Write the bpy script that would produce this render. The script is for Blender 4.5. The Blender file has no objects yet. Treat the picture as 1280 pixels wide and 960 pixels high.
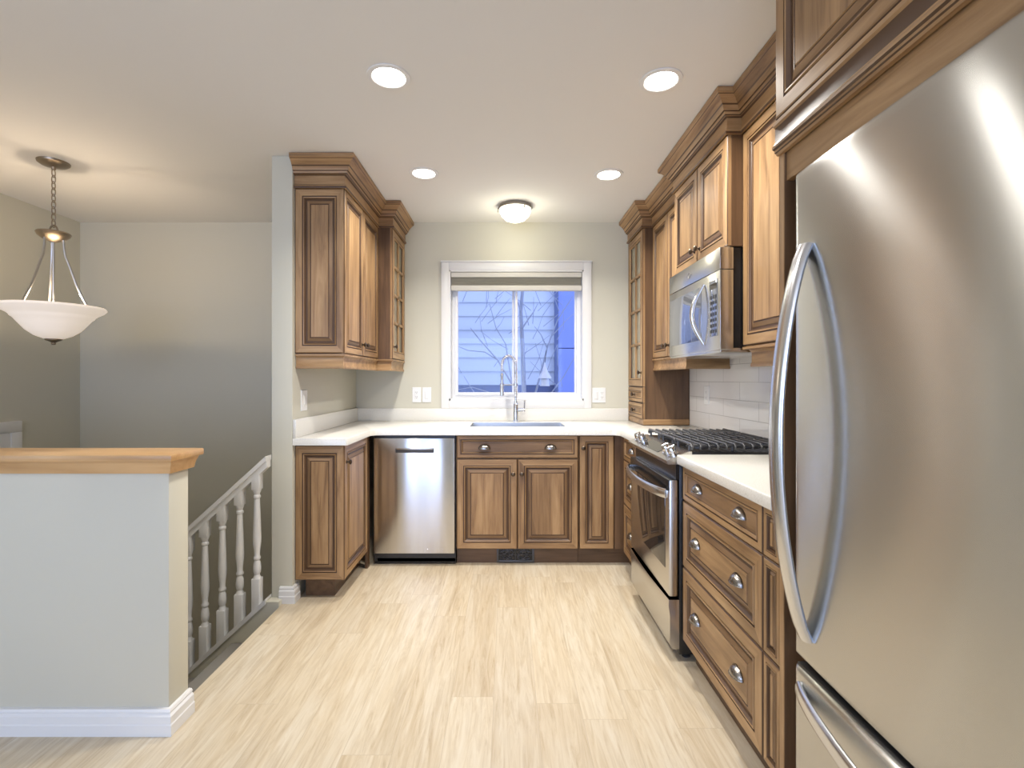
import bpy, bmesh, math, random
from mathutils import Vector, Matrix
random.seed(7)
PI = math.pi
C = bpy.context.scene.collection
S = bpy.context.scene

# ------------------------------------------------------------------ camera, light, exposure
F = 620.0                        # focal length in pixels of the 1280 px wide frame
H0 = 1.243
cam_d = bpy.data.cameras.new('camera')
cam = bpy.data.objects.new('camera', cam_d); C.objects.link(cam)
cam.location = (0, 0, H0); cam.rotation_euler = (PI/2, 0, 0)
cam_d.sensor_width = 36; cam_d.lens = 36*F/1280
cam_d.shift_x = 6/1280; cam_d.shift_y = -6/1280
cam_d.clip_start = .02
S.camera = cam

S.view_settings.view_transform = 'Standard'
S.view_settings.look = 'None'
S.view_settings.exposure = 0.12
S.view_settings.gamma = 1.0
S.view_settings.use_curve_mapping = False

W = bpy.data.worlds.new('dusk_sky'); S.world = W; W.use_nodes = True
bg = W.node_tree.nodes['Background']
bg.inputs['Color'].default_value = (.40, .53, 1.0, 1)
bg.inputs['Strength'].default_value = 1.85

P_REC, P_FLUSH, P_PEND, P_DAY = 11.5, 2.6, 10.0, 74.0
def lamp(name, kind, loc, energy, color, size=.1, parent=None, rot=(0, 0, 0), size_y=None, spread=None):
    d = bpy.data.lights.new(name, kind); d.energy = energy; d.color = color
    if kind == 'AREA':
        d.shape = 'RECTANGLE' if size_y else 'DISK'; d.size = size
        if size_y: d.size_y = size_y
    if spread and kind == 'AREA': d.spread = spread
    if kind == 'AREA': pass
    else: d.shadow_soft_size = size
    o = bpy.data.objects.new(name, d); C.objects.link(o)
    o.location = loc; o.rotation_euler = rot
    if parent: o.parent = parent
    return o
lamp('daylight_rear_window', 'AREA', (-1.1, -3.52, 1.35), P_DAY, (.48, .63, 1.0), 3.0, rot=(PI/2, 0, 0), size_y=1.7)
lamp('daylight_left_side', 'AREA', (-3.3, -1.2, 1.35), P_DAY*.25, (.62, .76, 1.0), 1.5, rot=(0, -PI/2, 0), size_y=1.6)  # weak cool area light along the solid left wall, facing the room

lamp('rear_fill_light', 'POINT', (-1.6, -1.5, 2.2), 30, (1.0, .93, .84), .16)  # added unseen fill behind the camera, lifts ceiling and cabinet fronts

# ------------------------------------------------------------------ materials
def mat(name, color=(.8, .8, .8), rough=.5, metal=0.0, spec=.5, emit=None, estr=0):
    m = bpy.data.materials.new(name); m.use_nodes = True
    b = m.node_tree.nodes['Principled BSDF']
    b.inputs['Base Color'].default_value = (*color, 1)
    b.inputs['Roughness'].default_value = rough
    b.inputs['Metallic'].default_value = metal
    b.inputs['Specular IOR Level'].default_value = spec
    if emit:
        b.inputs['Emission Color'].default_value = (*emit, 1)
        b.inputs['Emission Strength'].default_value = estr
    return m
def nd(m, t, **kw):
    n = m.node_tree.nodes.new(t)
    for k, v in kw.items(): setattr(n, k, v)
    return n
def lk(m, a, b): m.node_tree.links.new(a, b)
def bsdf(m): return m.node_tree.nodes['Principled BSDF']
def coords(m, scale, out='Object', rand=0, rot=(0, 0, 0)):
    tc = nd(m, 'ShaderNodeTexCoord'); mp = nd(m, 'ShaderNodeMapping')
    mp.inputs['Scale'].default_value = scale; mp.inputs['Rotation'].default_value = rot
    lk(m, tc.outputs[out], mp.inputs['Vector'])
    if rand:
        oi = nd(m, 'ShaderNodeObjectInfo'); mu = nd(m, 'ShaderNodeMath', operation='MULTIPLY')
        mu.inputs[1].default_value = rand
        lk(m, oi.outputs['Random'], mu.inputs[0]); lk(m, mu.outputs[0], mp.inputs['Location'])
    return mp.outputs[0]
def ramp(m, fac, stops):
    r = nd(m, 'ShaderNodeValToRGB'); e = r.color_ramp.elements
    while len(e) < len(stops): e.new(.5)
    for i, (p, c) in enumerate(stops): e[i].position = p; e[i].color = (*c, 1)
    lk(m, fac, r.inputs[0]); return r.outputs[0]
def noise(m, vec, scale=5, detail=4, rough=.5, dist=0):
    n = nd(m, 'ShaderNodeTexNoise')
    n.inputs['Scale'].default_value = scale; n.inputs['Detail'].default_value = detail
    n.inputs['Roughness'].default_value = rough; n.inputs['Distortion'].default_value = dist
    lk(m, vec, n.inputs['Vector']); return n.outputs['Fac']
def mixc(m, fac, a, b, mode='MIX'):
    x = nd(m, 'ShaderNodeMix', data_type='RGBA', blend_type=mode)
    if isinstance(fac, float): x.inputs[0].default_value = fac
    else: lk(m, fac, x.inputs[0])
    for s, v in ((x.inputs[6], a), (x.inputs[7], b)):
        if isinstance(v, tuple): s.default_value = (*v, 1)
        else: lk(m, v, s)
    return x.outputs[2]
def bump(m, h, strength=.1, dist=.002):
    b = nd(m, 'ShaderNodeBump'); b.inputs['Strength'].default_value = strength; b.inputs['Distance'].default_value = dist
    lk(m, h, b.inputs['Height']); lk(m, b.outputs[0], bsdf(m).inputs['Normal'])

def wood(name, axis, c0, c1, c2, rough=.40):
    m = mat(name, c1, rough)
    sc = [16, 16, 16]; sc[axis] = 1.3
    v = coords(m, sc, rand=60)
    f = noise(m, v, 1.6, 6, .62, .6)
    col = ramp(m, f, [(.30, c0), (.48, c1), (.70, c2)])
    sc2 = [3.0, 3.0, 3.0]; sc2[axis] = 1.0
    f2 = noise(m, coords(m, sc2, rand=31), 1.7, 2)
    blot = ramp(m, f2, [(.3, (.66, .63, .60)), (.58, (1.0, 1.0, 1.0))])
    lk(m, mixc(m, 1.0, col, blot, 'MULTIPLY'), bsdf(m).inputs['Base Color'])
    bump(m, f, .05)
    return m
WC = ((.19, .104, .045), (.365, .215, .098), (.50, .32, .157))
M = {}
for ax, k in enumerate('xyz'): M['wood_'+k] = wood('glazed_maple_'+k, ax, *WC)
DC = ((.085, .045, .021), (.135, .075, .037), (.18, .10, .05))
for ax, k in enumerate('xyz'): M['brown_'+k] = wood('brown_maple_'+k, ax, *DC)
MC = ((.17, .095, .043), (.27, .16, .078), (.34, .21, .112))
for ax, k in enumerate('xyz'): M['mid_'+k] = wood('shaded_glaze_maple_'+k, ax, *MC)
OC = ((.55, .31, .13), (.66, .40, .18), (.72, .46, .22))
M['oak'] = wood('oak_ledge', 0, *OC, rough=.3)
M['glaze'] = mat('dark_glaze', (.085, .042, .02), .4)
M['glaze_soft'] = mat('brown_glaze', (.20, .11, .05), .4)

def painted(name, c, rough=.6):
    m = mat(name, c, rough, spec=.3)
    f = noise(m, coords(m, (1, 1, 1)), 160, 3)
    bump(m, f, .06, .001); return m
M['wall'] = painted('wall_paint', (.63, .61, .508))
M['ceiling'] = painted('ceiling_paint', (.81, .80, .77), .8)
M['white'] = mat('white_trim_paint', (.80, .80, .79), .35)
M['rail_white'] = mat('white_gloss_paint', (.78, .78, .77), .35)
M['plastic'] = mat('white_plastic', (.82, .82, .80), .3)
M['vinyl'] = mat('white_vinyl', (.84, .84, .84), .35)
M['slot'] = mat('outlet_slot', (.12, .12, .12), .5)
M['shade'] = mat('ivory_shade_fabric', (.72, .70, .63), .8)
M['carpet'] = mat('stair_carpet', (.22, .21, .19), .95)
M['black'] = mat('black_enamel', (.012, .012, .013), .25)
M['iron'] = mat('cast_iron', (.085, .086, .092), .32, .3)
M['rubber'] = mat('black_plastic', (.02, .02, .02), .5)
M['fridgeside'] = mat('grey_painted_steel', (.30, .295, .28), .45)
M['chrome'] = mat('chrome', (.75, .75, .76), .12, 1)
M['nickel'] = mat('brushed_nickel', (.48, .46, .43), .3, 1)
M['pewter'] = mat('pewter', (.36, .345, .33), .27, 1)
M['bronze'] = mat('aged_bronze', (.13, .10, .075), .38, 1)
M['brass'] = mat('antique_bronze_lamp', (.34, .28, .21), .35, 1)
M['glassblack'] = mat('black_glass', (.02, .018, .016), .04, spec=.9)
M['oven_glass'] = mat('smoked_oven_glass', (.03, .024, .02), .03, spec=1.0)
M['mwglass'] = mat('grey_mirror_glass', (.30, .33, .40), .06, .75)
M['sinksteel'] = mat('sink_steel', (.55, .55, .54), .3, 1)
M['steelblue'] = mat('satin_handle_steel', (.66, .68, .72), .24, 1)

def brushed(name, axis, c=(.62, .61, .59), rough=.27, aniso=.75):
    """brushing along one axis; reflections spread across it"""
    m = mat(name, c, rough, 1)
    sc = [60, 60, 60]; sc[axis] = 2.0
    f = noise(m, coords(m, sc), 1, 2)
    r = nd(m, 'ShaderNodeMapRange'); r.inputs[3].default_value = rough-.004; r.inputs[4].default_value = rough+.004
    lk(m, f, r.inputs[0]); lk(m, r.outputs[0], bsdf(m).inputs['Roughness'])
    tv = nd(m, 'ShaderNodeCombineXYZ'); tv.inputs[0 if axis == 2 else 2].default_value = 1
    bsdf(m).inputs['Anisotropic'].default_value = aniso
    lk(m, tv.outputs[0], bsdf(m).inputs['Tangent'])
    return m
M['steel_z'] = brushed('brushed_steel', 0, (.62, .62, .63), .22, 1.0)
M['steel_y'] = brushed('brushed_steel_y', 1, (.62, .61, .59), .26)
M['steel_x'] = brushed('brushed_steel_x', 0)
M['fridge'] = brushed('fridge_steel', 1, (.59, .595, .585), .26, 1.0)

def quartz():
    m = mat('white_quartz', (.80, .785, .72), .18)
    f = noise(m, coords(m, (1, 1, 1)), 220, 2)
    lk(m, ramp(m, f, [(.33, (.70, .68, .61)), (.45, (.80, .785, .725)), (.7, (.83, .82, .77))]), bsdf(m).inputs['Base Color'])
    return m
M['quartz'] = quartz()

def tile():
    m = mat('white_glazed_tile', (.82, .80, .77), .12)
    tc = nd(m, 'ShaderNodeTexCoord'); sp = nd(m, 'ShaderNodeSeparateXYZ'); cb = nd(m, 'ShaderNodeCombineXYZ')
    lk(m, tc.outputs['Object'], sp.inputs[0]); lk(m, sp.outputs['Y'], cb.inputs['X']); lk(m, sp.outputs['Z'], cb.inputs['Y'])
    b = nd(m, 'ShaderNodeTexBrick'); b.offset = .5
    b.inputs['Color1'].default_value = (.83, .81, .78, 1); b.inputs['Color2'].default_value = (.80, .78, .76, 1)
    b.inputs['Mortar'].default_value = (.52, .50, .47, 1)
    b.inputs['Scale'].default_value = 1; b.inputs['Mortar Size'].default_value = .0017
    b.inputs['Brick Width'].default_value = .42; b.inputs['Row Height'].default_value = .1015
    lk(m, cb.outputs[0], b.inputs['Vector']); lk(m, b.outputs['Color'], bsdf(m).inputs['Base Color'])
    iv = nd(m, 'ShaderNodeMath', operation='SUBTRACT'); iv.inputs[0].default_value = 1; lk(m, b.outputs['Fac'], iv.inputs[1])
    bump(m, iv.outputs[0], .4, .002)
    return m
M['tile'] = tile()

def planks():
    m = mat('oak_vinyl_plank', (.6, .5, .38), .36)
    tc = nd(m, 'ShaderNodeTexCoord'); sp = nd(m, 'ShaderNodeSeparateXYZ'); cb = nd(m, 'ShaderNodeCombineXYZ')
    lk(m, tc.outputs['Object'], sp.inputs[0]); lk(m, sp.outputs['X'], cb.inputs['Y'])
    def mth(op, a, b):
        x = nd(m, 'ShaderNodeMath', operation=op)
        for i, v in enumerate((a, b)):
            if isinstance(v, (int, float)): x.inputs[i].default_value = v
            elif v is not None: lk(m, v, x.inputs[i])
        return x.outputs[0]
    row = mth('FLOOR', mth('DIVIDE', sp.outputs['X'], .165), None)
    wn_ = nd(m, 'ShaderNodeTexWhiteNoise', noise_dimensions='1D'); lk(m, row, wn_.inputs['W'])
    yy = mth('ADD', sp.outputs['Y'], mth('MULTIPLY', wn_.outputs['Value'], 1.22)); lk(m, yy, cb.inputs['X'])
    b = nd(m, 'ShaderNodeTexBrick'); b.offset = 0
    b.inputs['Color1'].default_value = (0, 0, 0, 1); b.inputs['Color2'].default_value = (1, 1, 1, 1); b.inputs['Mortar'].default_value = (.5, .5, .5, 1)
    b.inputs['Scale'].default_value = 1; b.inputs['Mortar Size'].default_value = .0006; b.inputs['Mortar Smooth'].default_value = 0
    b.inputs['Brick Width'].default_value = 1.22; b.inputs['Row Height'].default_value = .165
    lk(m, cb.outputs[0], b.inputs['Vector'])
    # each plank shifts its own grain
    cell = nd(m, 'ShaderNodeCombineXYZ'); lk(m, row, cell.inputs[0]); lk(m, mth('FLOOR', mth('DIVIDE', yy, 1.22), None), cell.inputs[1])
    w2_ = nd(m, 'ShaderNodeTexWhiteNoise', noise_dimensions='3D'); lk(m, cell.outputs[0], w2_.inputs['Vector'])
    sc = nd(m, 'ShaderNodeVectorMath', operation='SCALE'); sc.inputs['Scale'].default_value = 40; lk(m, w2_.outputs['Color'], sc.inputs[0])
    def grain(scl, ns, det, ro, di):
        mp = nd(m, 'ShaderNodeMapping'); mp.inputs['Scale'].default_value = scl; lk(m, tc.outputs['Object'], mp.inputs[0])
        ad = nd(m, 'ShaderNodeVectorMath', operation='ADD'); lk(m, mp.outputs[0], ad.inputs[0]); lk(m, sc.outputs[0], ad.inputs[1])
        return noise(m, ad.outputs[0], ns, det, ro, di)
    g = grain((30, 2.2, 1), 1.5, 9, .68, 1.1)
    col = ramp(m, g, [(.25, (.43, .34, .235)), (.40, (.56, .475, .35)), (.54, (.64, .565, .44)), (.75, (.70, .65, .55))])
    f2 = grain((7, 1.0, 1), 1.3, 4, .55, .4)
    col = mixc(m, 1.0, col, ramp(m, f2, [(.25, (.80, .755, .70)), (.45, (.96, .93, .88)), (.62, (1, 1, 1))]), 'MULTIPLY')
    kn = grain((5, 2.2, 1), 1.0, 2, .5, .2)
    col = mixc(m, 1.0, col, ramp(m, kn, [(.20, (.66, .58, .48)), (.27, (1, 1, 1))]), 'MULTIPLY')
    tint = ramp(m, w2_.outputs['Value'], [(0, (.93, .91, .88)), (.5, (1.0, .985, .95)), (1, (1.02, 1.03, 1.04))])
    col = mixc(m, 1.0, col, tint, 'MULTIPLY')
    col = mixc(m, b.outputs['Fac'], col, (.44, .36, .26))
    lk(m, col, bsdf(m).inputs['Base Color'])
    bump(m, g, .04, .001)
    return m
M['planks'] = planks()

def glass(name, alpha=.07, tint=(1, 1, 1)):
    m = bpy.data.materials.new(name); m.use_nodes = True; nt = m.node_tree
    for n in list(nt.nodes): nt.nodes.remove(n)
    o = nt.nodes.new('ShaderNodeOutputMaterial'); mx = nt.nodes.new('ShaderNodeMixShader')
    t = nt.nodes.new('ShaderNodeBsdfTransparent'); g = nt.nodes.new('ShaderNodeBsdfGlossy')
    t.inputs[0].default_value = (*tint, 1); g.inputs['Roughness'].default_value = .02
    mx.inputs[0].default_value = alpha
    nt.links.new(t.outputs[0], mx.inputs[1]); nt.links.new(g.outputs[0], mx.inputs[2]); nt.links.new(mx.outputs[0], o.inputs[0])
    return m
M['pane'] = glass('window_glass', .02)
M['cabglass'] = mat('cabinet_glass', (.40, .39, .31), .08, .25, spec=.9)  # opaque pane, pale reflection of the room put into its colour
M['led'] = mat('lamp_disc', (1, 1, 1), .5, emit=(1, .97, .90), estr=14)
M['dome'] = mat('frosted_dome', (.95, .93, .86), .4, emit=(1, .95, .74), estr=2.6)
M['bowl'] = mat('alabaster_glass', (.93, .86, .78), .35, emit=(1, .85, .70), estr=.42)
M['siding'] = painted('neighbour_siding_paint', (.82, .84, .86), .6)
M['bluewall'] = painted('neighbour_blue_panel', (.36, .43, .82), .6)
M['darkblue'] = painted('neighbour_foundation', (.17, .20, .33), .7)
M['bark'] = painted('grey_bark', (.46, .47, .52), .9)
M['snow'] = painted('snowy_ground', (.6, .62, .66), .9)

# ------------------------------------------------------------------ mesh builder
WP = {}
X, Y, Z = Vector((1, 0, 0)), Vector((0, 1, 0)), Vector((0, 0, 1))
class MB:
    def __init__(s): s.v = []; s.f = []; s.m = []; s.ml = []
    def mi(s, m):
        m = M[m] if isinstance(m, str) else m
        if m not in s.ml: s.ml.append(m)
        return s.ml.index(m)
    def add(s, vs, fs, m):
        o = len(s.v); s.v += [Vector(p) for p in vs]
        i = s.mi(m)
        for f in fs: s.f.append([o+k for k in f]); s.m.append(i)
        return s
    def box(s, x0, x1, y0, y1, z0, z1, m, bev=0):
        x0, x1 = sorted((x0, x1)); y0, y1 = sorted((y0, y1)); z0, z1 = sorted((z0, z1))
        if bev:
            bm = bmesh.new(); bmesh.ops.create_cube(bm, size=1)
            for v in bm.verts: v.co = Vector((x0+(v.co.x+.5)*(x1-x0), y0+(v.co.y+.5)*(y1-y0), z0+(v.co.z+.5)*(z1-z0)))
            bmesh.ops.bevel(bm, geom=list(bm.edges), offset=bev, segments=2, affect='EDGES', profile=.5)
            bm.verts.index_update()
            s.add([v.co.copy() for v in bm.verts], [[v.index for v in f.verts] for f in bm.faces], m); bm.free()
        else:
            vs = [(x, y, z) for z in (z0, z1) for y in (y0, y1) for x in (x0, x1)]
            s.add(vs, [(0, 2, 3, 1), (4, 5, 7, 6), (0, 1, 5, 4), (2, 6, 7, 3), (0, 4, 6, 2), (1, 3, 7, 5)], m)
        return s
    def quad(s, a, b, c, d, m): return s.add([a, b, c, d], [(0, 1, 2, 3)], m)
    def lathe(s, prof, c, m, axis=Z, n=24, cap=True):
        """prof: list of (r, t) along the axis"""
        axis = Vector(axis).normalized()
        u = axis.orthogonal().normalized(); w = axis.cross(u)
        c = Vector(c); vs = []; fs = []
        for r, t in prof:
            for k in range(n):
                a = 2*PI*k/n
                vs.append(c+axis*t+(u*math.cos(a)+w*math.sin(a))*max(r, 1e-5))
        for i in range(len(prof)-1):
            for k in range(n):
                k2 = (k+1) % n
                fs.append((i*n+k, i*n+k2, (i+1)*n+k2, (i+1)*n+k))
        if cap:
            fs.append(tuple(range(n-1, -1, -1))); fs.append(tuple((len(prof)-1)*n+k for k in range(n)))
        return s.add(vs, fs, m)
    def tube(s, pts, r, m, n=10, cap=True, sx=1.0, up=None):
        pts = [Vector(p) for p in pts]; L = len(pts)
        rs = r if isinstance(r, (list, tuple)) else [r]*L
        t0 = (pts[1]-pts[0]).normalized()
        u = Vector(up) if up else t0.orthogonal()
        vs = []; fs = []
        for i, p in enumerate(pts):
            t = (pts[min(i+1, L-1)]-pts[max(i-1, 0)]).normalized()
            u = (u-t*u.dot(t)).normalized(); w = t.cross(u)
            for k in range(n):
                a = 2*PI*k/n
                vs.append(p+(u*math.cos(a)*sx+w*math.sin(a))*rs[i])
        for i in range(L-1):
            for k in range(n):
                k2 = (k+1) % n
                fs.append((i*n+k, i*n+k2, (i+1)*n+k2, (i+1)*n+k))
        if cap: fs.append(tuple(range(n-1, -1, -1))); fs.append(tuple((L-1)*n+k for k in range(n)))
        return s.add(vs, fs, m)
    def rings(s, O, U, V, N, w, h, prof, fill=True, back=True):
        """nested rectangles: prof = [(inset, height, material key or 'wood')], each strip from previous ring"""
        O = Vector(O); hk = 'x' if abs(U.x) > .5 else 'y'
        def ring(i, d): return [O+U*i+V*i+N*d, O+U*(w-i)+V*i+N*d, O+U*(w-i)+V*(h-i)+N*d, O+U*i+V*(h-i)+N*d]
        prev = ring(prof[0][0], prof[0][1])
        if back: s.quad(prev[3], prev[2], prev[1], prev[0], 'wood_z')
        for ins, d, mk in prof[1:]:
            cur = ring(ins, d)
            for k in range(4):
                k2 = (k+1) % 4
                mm = mk
                if mk == 'wood': mm = ('wood_'+hk) if k in (0, 2) else 'wood_z'
                elif mk == 'mid': mm = ('mid_'+hk) if k in (0, 2) else 'mid_z'
                elif mk == 'brown': mm = ('brown_'+hk) if k in (0, 2) else 'brown_z'
                s.quad(prev[k], prev[k2], cur[k2], cur[k], mm)
            prev = cur
        if fill: s.quad(*prev, fill if isinstance(fill, str) else 'wood_z')
        return s
    def sweep(s, prof, path, m, closed_prof=True, caps=True):
        """prof: (out, z) points; path: XY points walked so that 'out' is on the right-hand side"""
        path = [Vector((p[0], p[1], 0)) for p in path]; L = len(path); n = len(prof)
        vs = []; fs = []
        for i, p in enumerate(path):
            dirs = []
            if i > 0: dirs.append((path[i]-path[i-1]).normalized())
            if i < L-1: dirs.append((path[i+1]-path[i]).normalized())
            ns = [Vector((d.y, -d.x, 0)) for d in dirs]
            if len(ns) == 2:
                b = (ns[0]+ns[1]); b = b/ (1+ns[0].dot(ns[1]))
            else: b = ns[0]
            for o, z in prof: vs.append(p+b*o+Vector((0, 0, z)))
        for i in range(L-1):
            for k in range(n if closed_prof else n-1):
                k2 = (k+1) % n
                fs.append((i*n+k, (i+1)*n+k, (i+1)*n+k2, i*n+k2))
        if caps and closed_prof:
            fs.append(tuple(range(n))); fs.append(tuple((L-1)*n+k for k in range(n-1, -1, -1)))
        mm = m
        return s.add(vs, fs, mm)
    def prism(s, poly, a, b, m, axis='y'):
        """poly in the two other axes, extruded from a to b"""
        n = len(poly)
        def P(p, t): return {'y': (p[0], t, p[1]), 'x': (t, p[0], p[1]), 'z': (p[0], p[1], t)}[axis]
        vs = [P(p, a) for p in poly]+[P(p, b) for p in poly]
        fs = [tuple(range(n)), tuple(range(2*n-1, n-1, -1))]+[(k, n+k, n+(k+1) % n, (k+1) % n) for k in range(n)]
        return s.add(vs, fs, m)
    def build(s, name, parent=None, smooth=True, ang=35, origin=None, fixn=True, weld=False):
        me = bpy.data.meshes.new(name)
        lo = Vector([min(v[i] for v in s.v) for i in range(3)]); hi = Vector([max(v[i] for v in s.v) for i in range(3)])
        og = Vector(origin) if origin else Vector(((lo.x+hi.x)/2, (lo.y+hi.y)/2, lo.z))
        me.from_pydata([v-og for v in s.v], [], s.f)
        for m in s.ml: me.materials.append(m)
        for p, i in zip(me.polygons, s.m): p.material_index = i
        if fixn:
            bm = bmesh.new(); bm.from_mesh(me)
            if weld: bmesh.ops.remove_doubles(bm, verts=bm.verts, dist=1e-6)
            bmesh.ops.recalc_face_normals(bm, faces=bm.faces); bm.to_mesh(me); bm.free()
        if smooth:
            me.shade_smooth(); me.set_sharp_from_angle(angle=math.radians(ang))
        o = bpy.data.objects.new(name, me); C.objects.link(o)
        o.location = og
        if parent:
            o.parent = parent; o.location = og-WP[parent]
        WP[o] = og
        return o

def tag(o, label, cat, group=None):
    o['label'] = label; o['category'] = cat
    if group: o['group'] = group
    return o
def thing(name, loc, label, cat, group=None):
    o = bpy.data.objects.new(name, None); C.objects.link(o); o.location = loc; WP[o] = Vector(loc)
    o.empty_display_size = .1
    return tag(o, label, cat, group)
def struct(o): o['kind'] = 'structure'; return o
def copy_tree(o, parent=None):
    c = o.copy(); C.objects.link(c)
    if parent: c.parent = parent; c.matrix_parent_inverse = o.matrix_parent_inverse.copy()
    for ch in list(o.children): copy_tree(ch, c)
    return c

# ------------------------------------------------------------------ key dimensions
YB = 3.937                     # back wall
XR, XL = 1.305, -3.39          # right wall, stairwell wall
ZC = 2.488                     # ceiling
YF = 3.30                      # back run faces
XF = .765                      # right run base faces
XLW, XLF = -1.197, -.915       # partition face, left cabinet faces
YE = 2.79                      # near end of the left cabinets
YW = 2.765                     # end of the partition wall
YREAR = -3.6
XST = -1.245                   # floor edge at the stairs
ZL = -1.15                     # entry landing

# ------------------------------------------------------------------ room shell
m = MB()
m.box(XL, XR, YREAR, 1.86, -.2, 0, 'planks'); m.box(XST, XR, 1.86, YB, -.2, 0, 'planks')
struct(m.build('floor', smooth=False))
m = MB(); m.box(XL, XR, YREAR, YB, ZC, ZC+.1, 'ceiling'); struct(m.build('ceiling', smooth=False))
# back wall with the window hole
WX0, WX1, WZ0, WZ1 = -.46, .605, 1.075, 2.105
m = MB()
m.box(XL-.12, WX0, YB, YB+.15, ZL, ZC+.1, 'wall'); m.box(WX1, XR+.12, YB, YB+.15, ZL, ZC+.1, 'wall')
m.box(WX0, WX1, YB, YB+.15, WZ1, ZC+.1, 'wall'); m.box(WX0, WX1, YB, YB+.15, ZL, WZ0, 'wall')
struct(m.build('wall_back', smooth=False))
m = MB(); m.box(XL-.12, XL, YREAR-.15, YB, ZL-.2, ZC+.1, 'wall'); struct(m.build('wall_left', smooth=False))
m = MB(); m.box(XR, XR+.12, YREAR-.15, YB, -.2, ZC+.1, 'wall'); struct(m.build('wall_right', smooth=False))
m = MB()
m.box(XL, -2.7, YREAR-.15, YREAR, -.2, ZC+.1, 'wall'); m.box(.5, XR, YREAR-.15, YREAR, -.2, ZC+.1, 'wall')
m.box(-2.7, .5, YREAR-.15, YREAR, 2.25, ZC+.1, 'wall'); m.box(-2.7, .5, YREAR-.15, YREAR, -.2, .45, 'wall')
struct(m.build('wall_rear', smooth=False))
m = MB()
for x in (-2.7, -1.63, -.57, .44): m.box(x, x+.06, YREAR-.1, YREAR-.03, .45, 2.25, 'vinyl')
m.box(-2.7, .5, YREAR-.1, YREAR-.03, .45, .51, 'vinyl'); m.box(-2.7, .5, YREAR-.1, YREAR-.03, 2.19, 2.25, 'vinyl')
wr = struct(m.build('window_2'))
m = MB(); m.box(-2.7, .5, YREAR-.07, YREAR-.062, .45, 2.25, 'pane'); m.build('glass', wr)
m = MB(); m.box(XLW-.117, XLW, YW, YB, ZL, ZC, 'wall', .004); struct(m.build('wall_partition'))
HX, HY0, HY1, HZ = -1.19, 1.745, 1.855, .925
m = MB(); m.box(XL, HX, HY0, HY1, -.0, HZ, 'wall', .008); struct(m.build('wall_half'))
# stairwell enclosure
m = MB(); m.box(XL, XST, 1.70, 1.86, ZL, -.201, 'wall'); struct(m.build('wall_stairwell_front', smooth=False))
m = MB(); m.box(XST+.001, XST+.1, 1.86, YB, ZL, -.201, 'wall'); struct(m.build('wall_stairwell_right', smooth=False))
m = MB(); m.box(XL, XST, 1.86, YB, ZL-.1, ZL, 'planks'); struct(m.build('floor_landing', smooth=False))

# baseboards (profiled)
bb = [(0, 0), (.022, 0), (.022, .05), (.019, .055), (.019, .088), (.012, .098), (.014, .106), (.010, .116), (0, .118)]
bb = [(o, z*.76) for o, z in bb]
m = MB(); m.sweep(bb, [(XL, HY0), (HX, HY0), (HX, HY1)][::1], 'white')
struct(m.build('baseboard_half_wall'))
m = MB(); m.sweep(bb, [(XST-.02, YW), (XLW, YW), (XLW, YE+.03)], 'white'); struct(m.build('baseboard_partition'))
m = MB(); m.sweep(bb, [(XR, YREAR), (XR, .25)][::-1], 'white'); struct(m.build('baseboard_right'))

# oak ledge on the half wall
t = thing('wooden_ledge', (-2.2, 1.8, HZ), 'honey oak ledge board capping the low half wall by the stairs', 'ledge')
m = MB(); m.box(XL+.002, HX+.036, HY0-.042, HY1+.035, .957, .982, 'oak', .005); m.build('ledge_board', t)
m = MB(); m.sweep([(0, HZ-.012), (.012, HZ-.012), (.016, HZ+.01), (.024, .957), (0, .957)], [(XL+.002, HY0), (HX, HY0), (HX, HY1), (XL+.002, HY1)], 'oak')
m.build('cove_moulding', t)

# staircase
t = thing('staircase', (XST-.3, 2.3, ZL), 'carpeted stair flight dropping from kitchen floor to the entry landing', 'stairs')
m = MB(); run, rise = .235, .19
for k in range(5):
    x1 = XST-run*k; z1 = -rise*(k+1)
    m.box(x1-run-.02, x1, 1.862, 2.70, ZL, z1, 'carpet', .006)
m.build('carpeted_steps', t)
# sloping wall / skirt under the rail
RY0, RY1 = 2.705, 2.765
XS = XLW-.117
def slope(x): return .047-.905*(XS-x)
m = MB(); m.prism([(XS, slope(XS)-.012), (XS-1.3, slope(XS-1.3)-.012), (XS-1.3, ZL), (XS, ZL)], RY0, RY1, 'wall')
m.box(XS-.001, XST-.001, RY0, YW-.001, ZL, .028, 'wall')
struct(m.build('wall_stair_divider', smooth=False))
rt = thing('stair_railing', (XS-.3, 2.735, slope(XS-.3)), 'white painted stair railing with turned balusters descending between half wall and partition', 'railing')
ex = -1.96
m = MB(); m.prism([(XS-.002, slope(XS)), (ex, slope(ex)), (ex, slope(ex)-.03), (XS-.002, slope(XS)-.03)], RY0-.008, RY1+.008, 'rail_white'); m.build('bottom_rail', rt)
hr = .75
m = MB()
m.prism([(XS-.002, slope(XS)+hr), (ex, slope(ex)+hr), (ex, slope(ex)+hr-.038), (XS-.002, slope(XS)+hr-.038)], RY0+.006, RY1-.006, 'rail_white')
m.prism([(XS-.002, slope(XS)+hr+.026), (ex, slope(ex)+hr+.026), (ex, slope(ex)+hr-.002), (XS-.002, slope(XS)+hr-.002)], RY0-.006, RY1+.006, 'rail_white')
m.build('handrail', rt)
bal = None
BX = (-1.379, -1.474, -1.570, -1.666, -1.757, -1.85)
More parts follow.
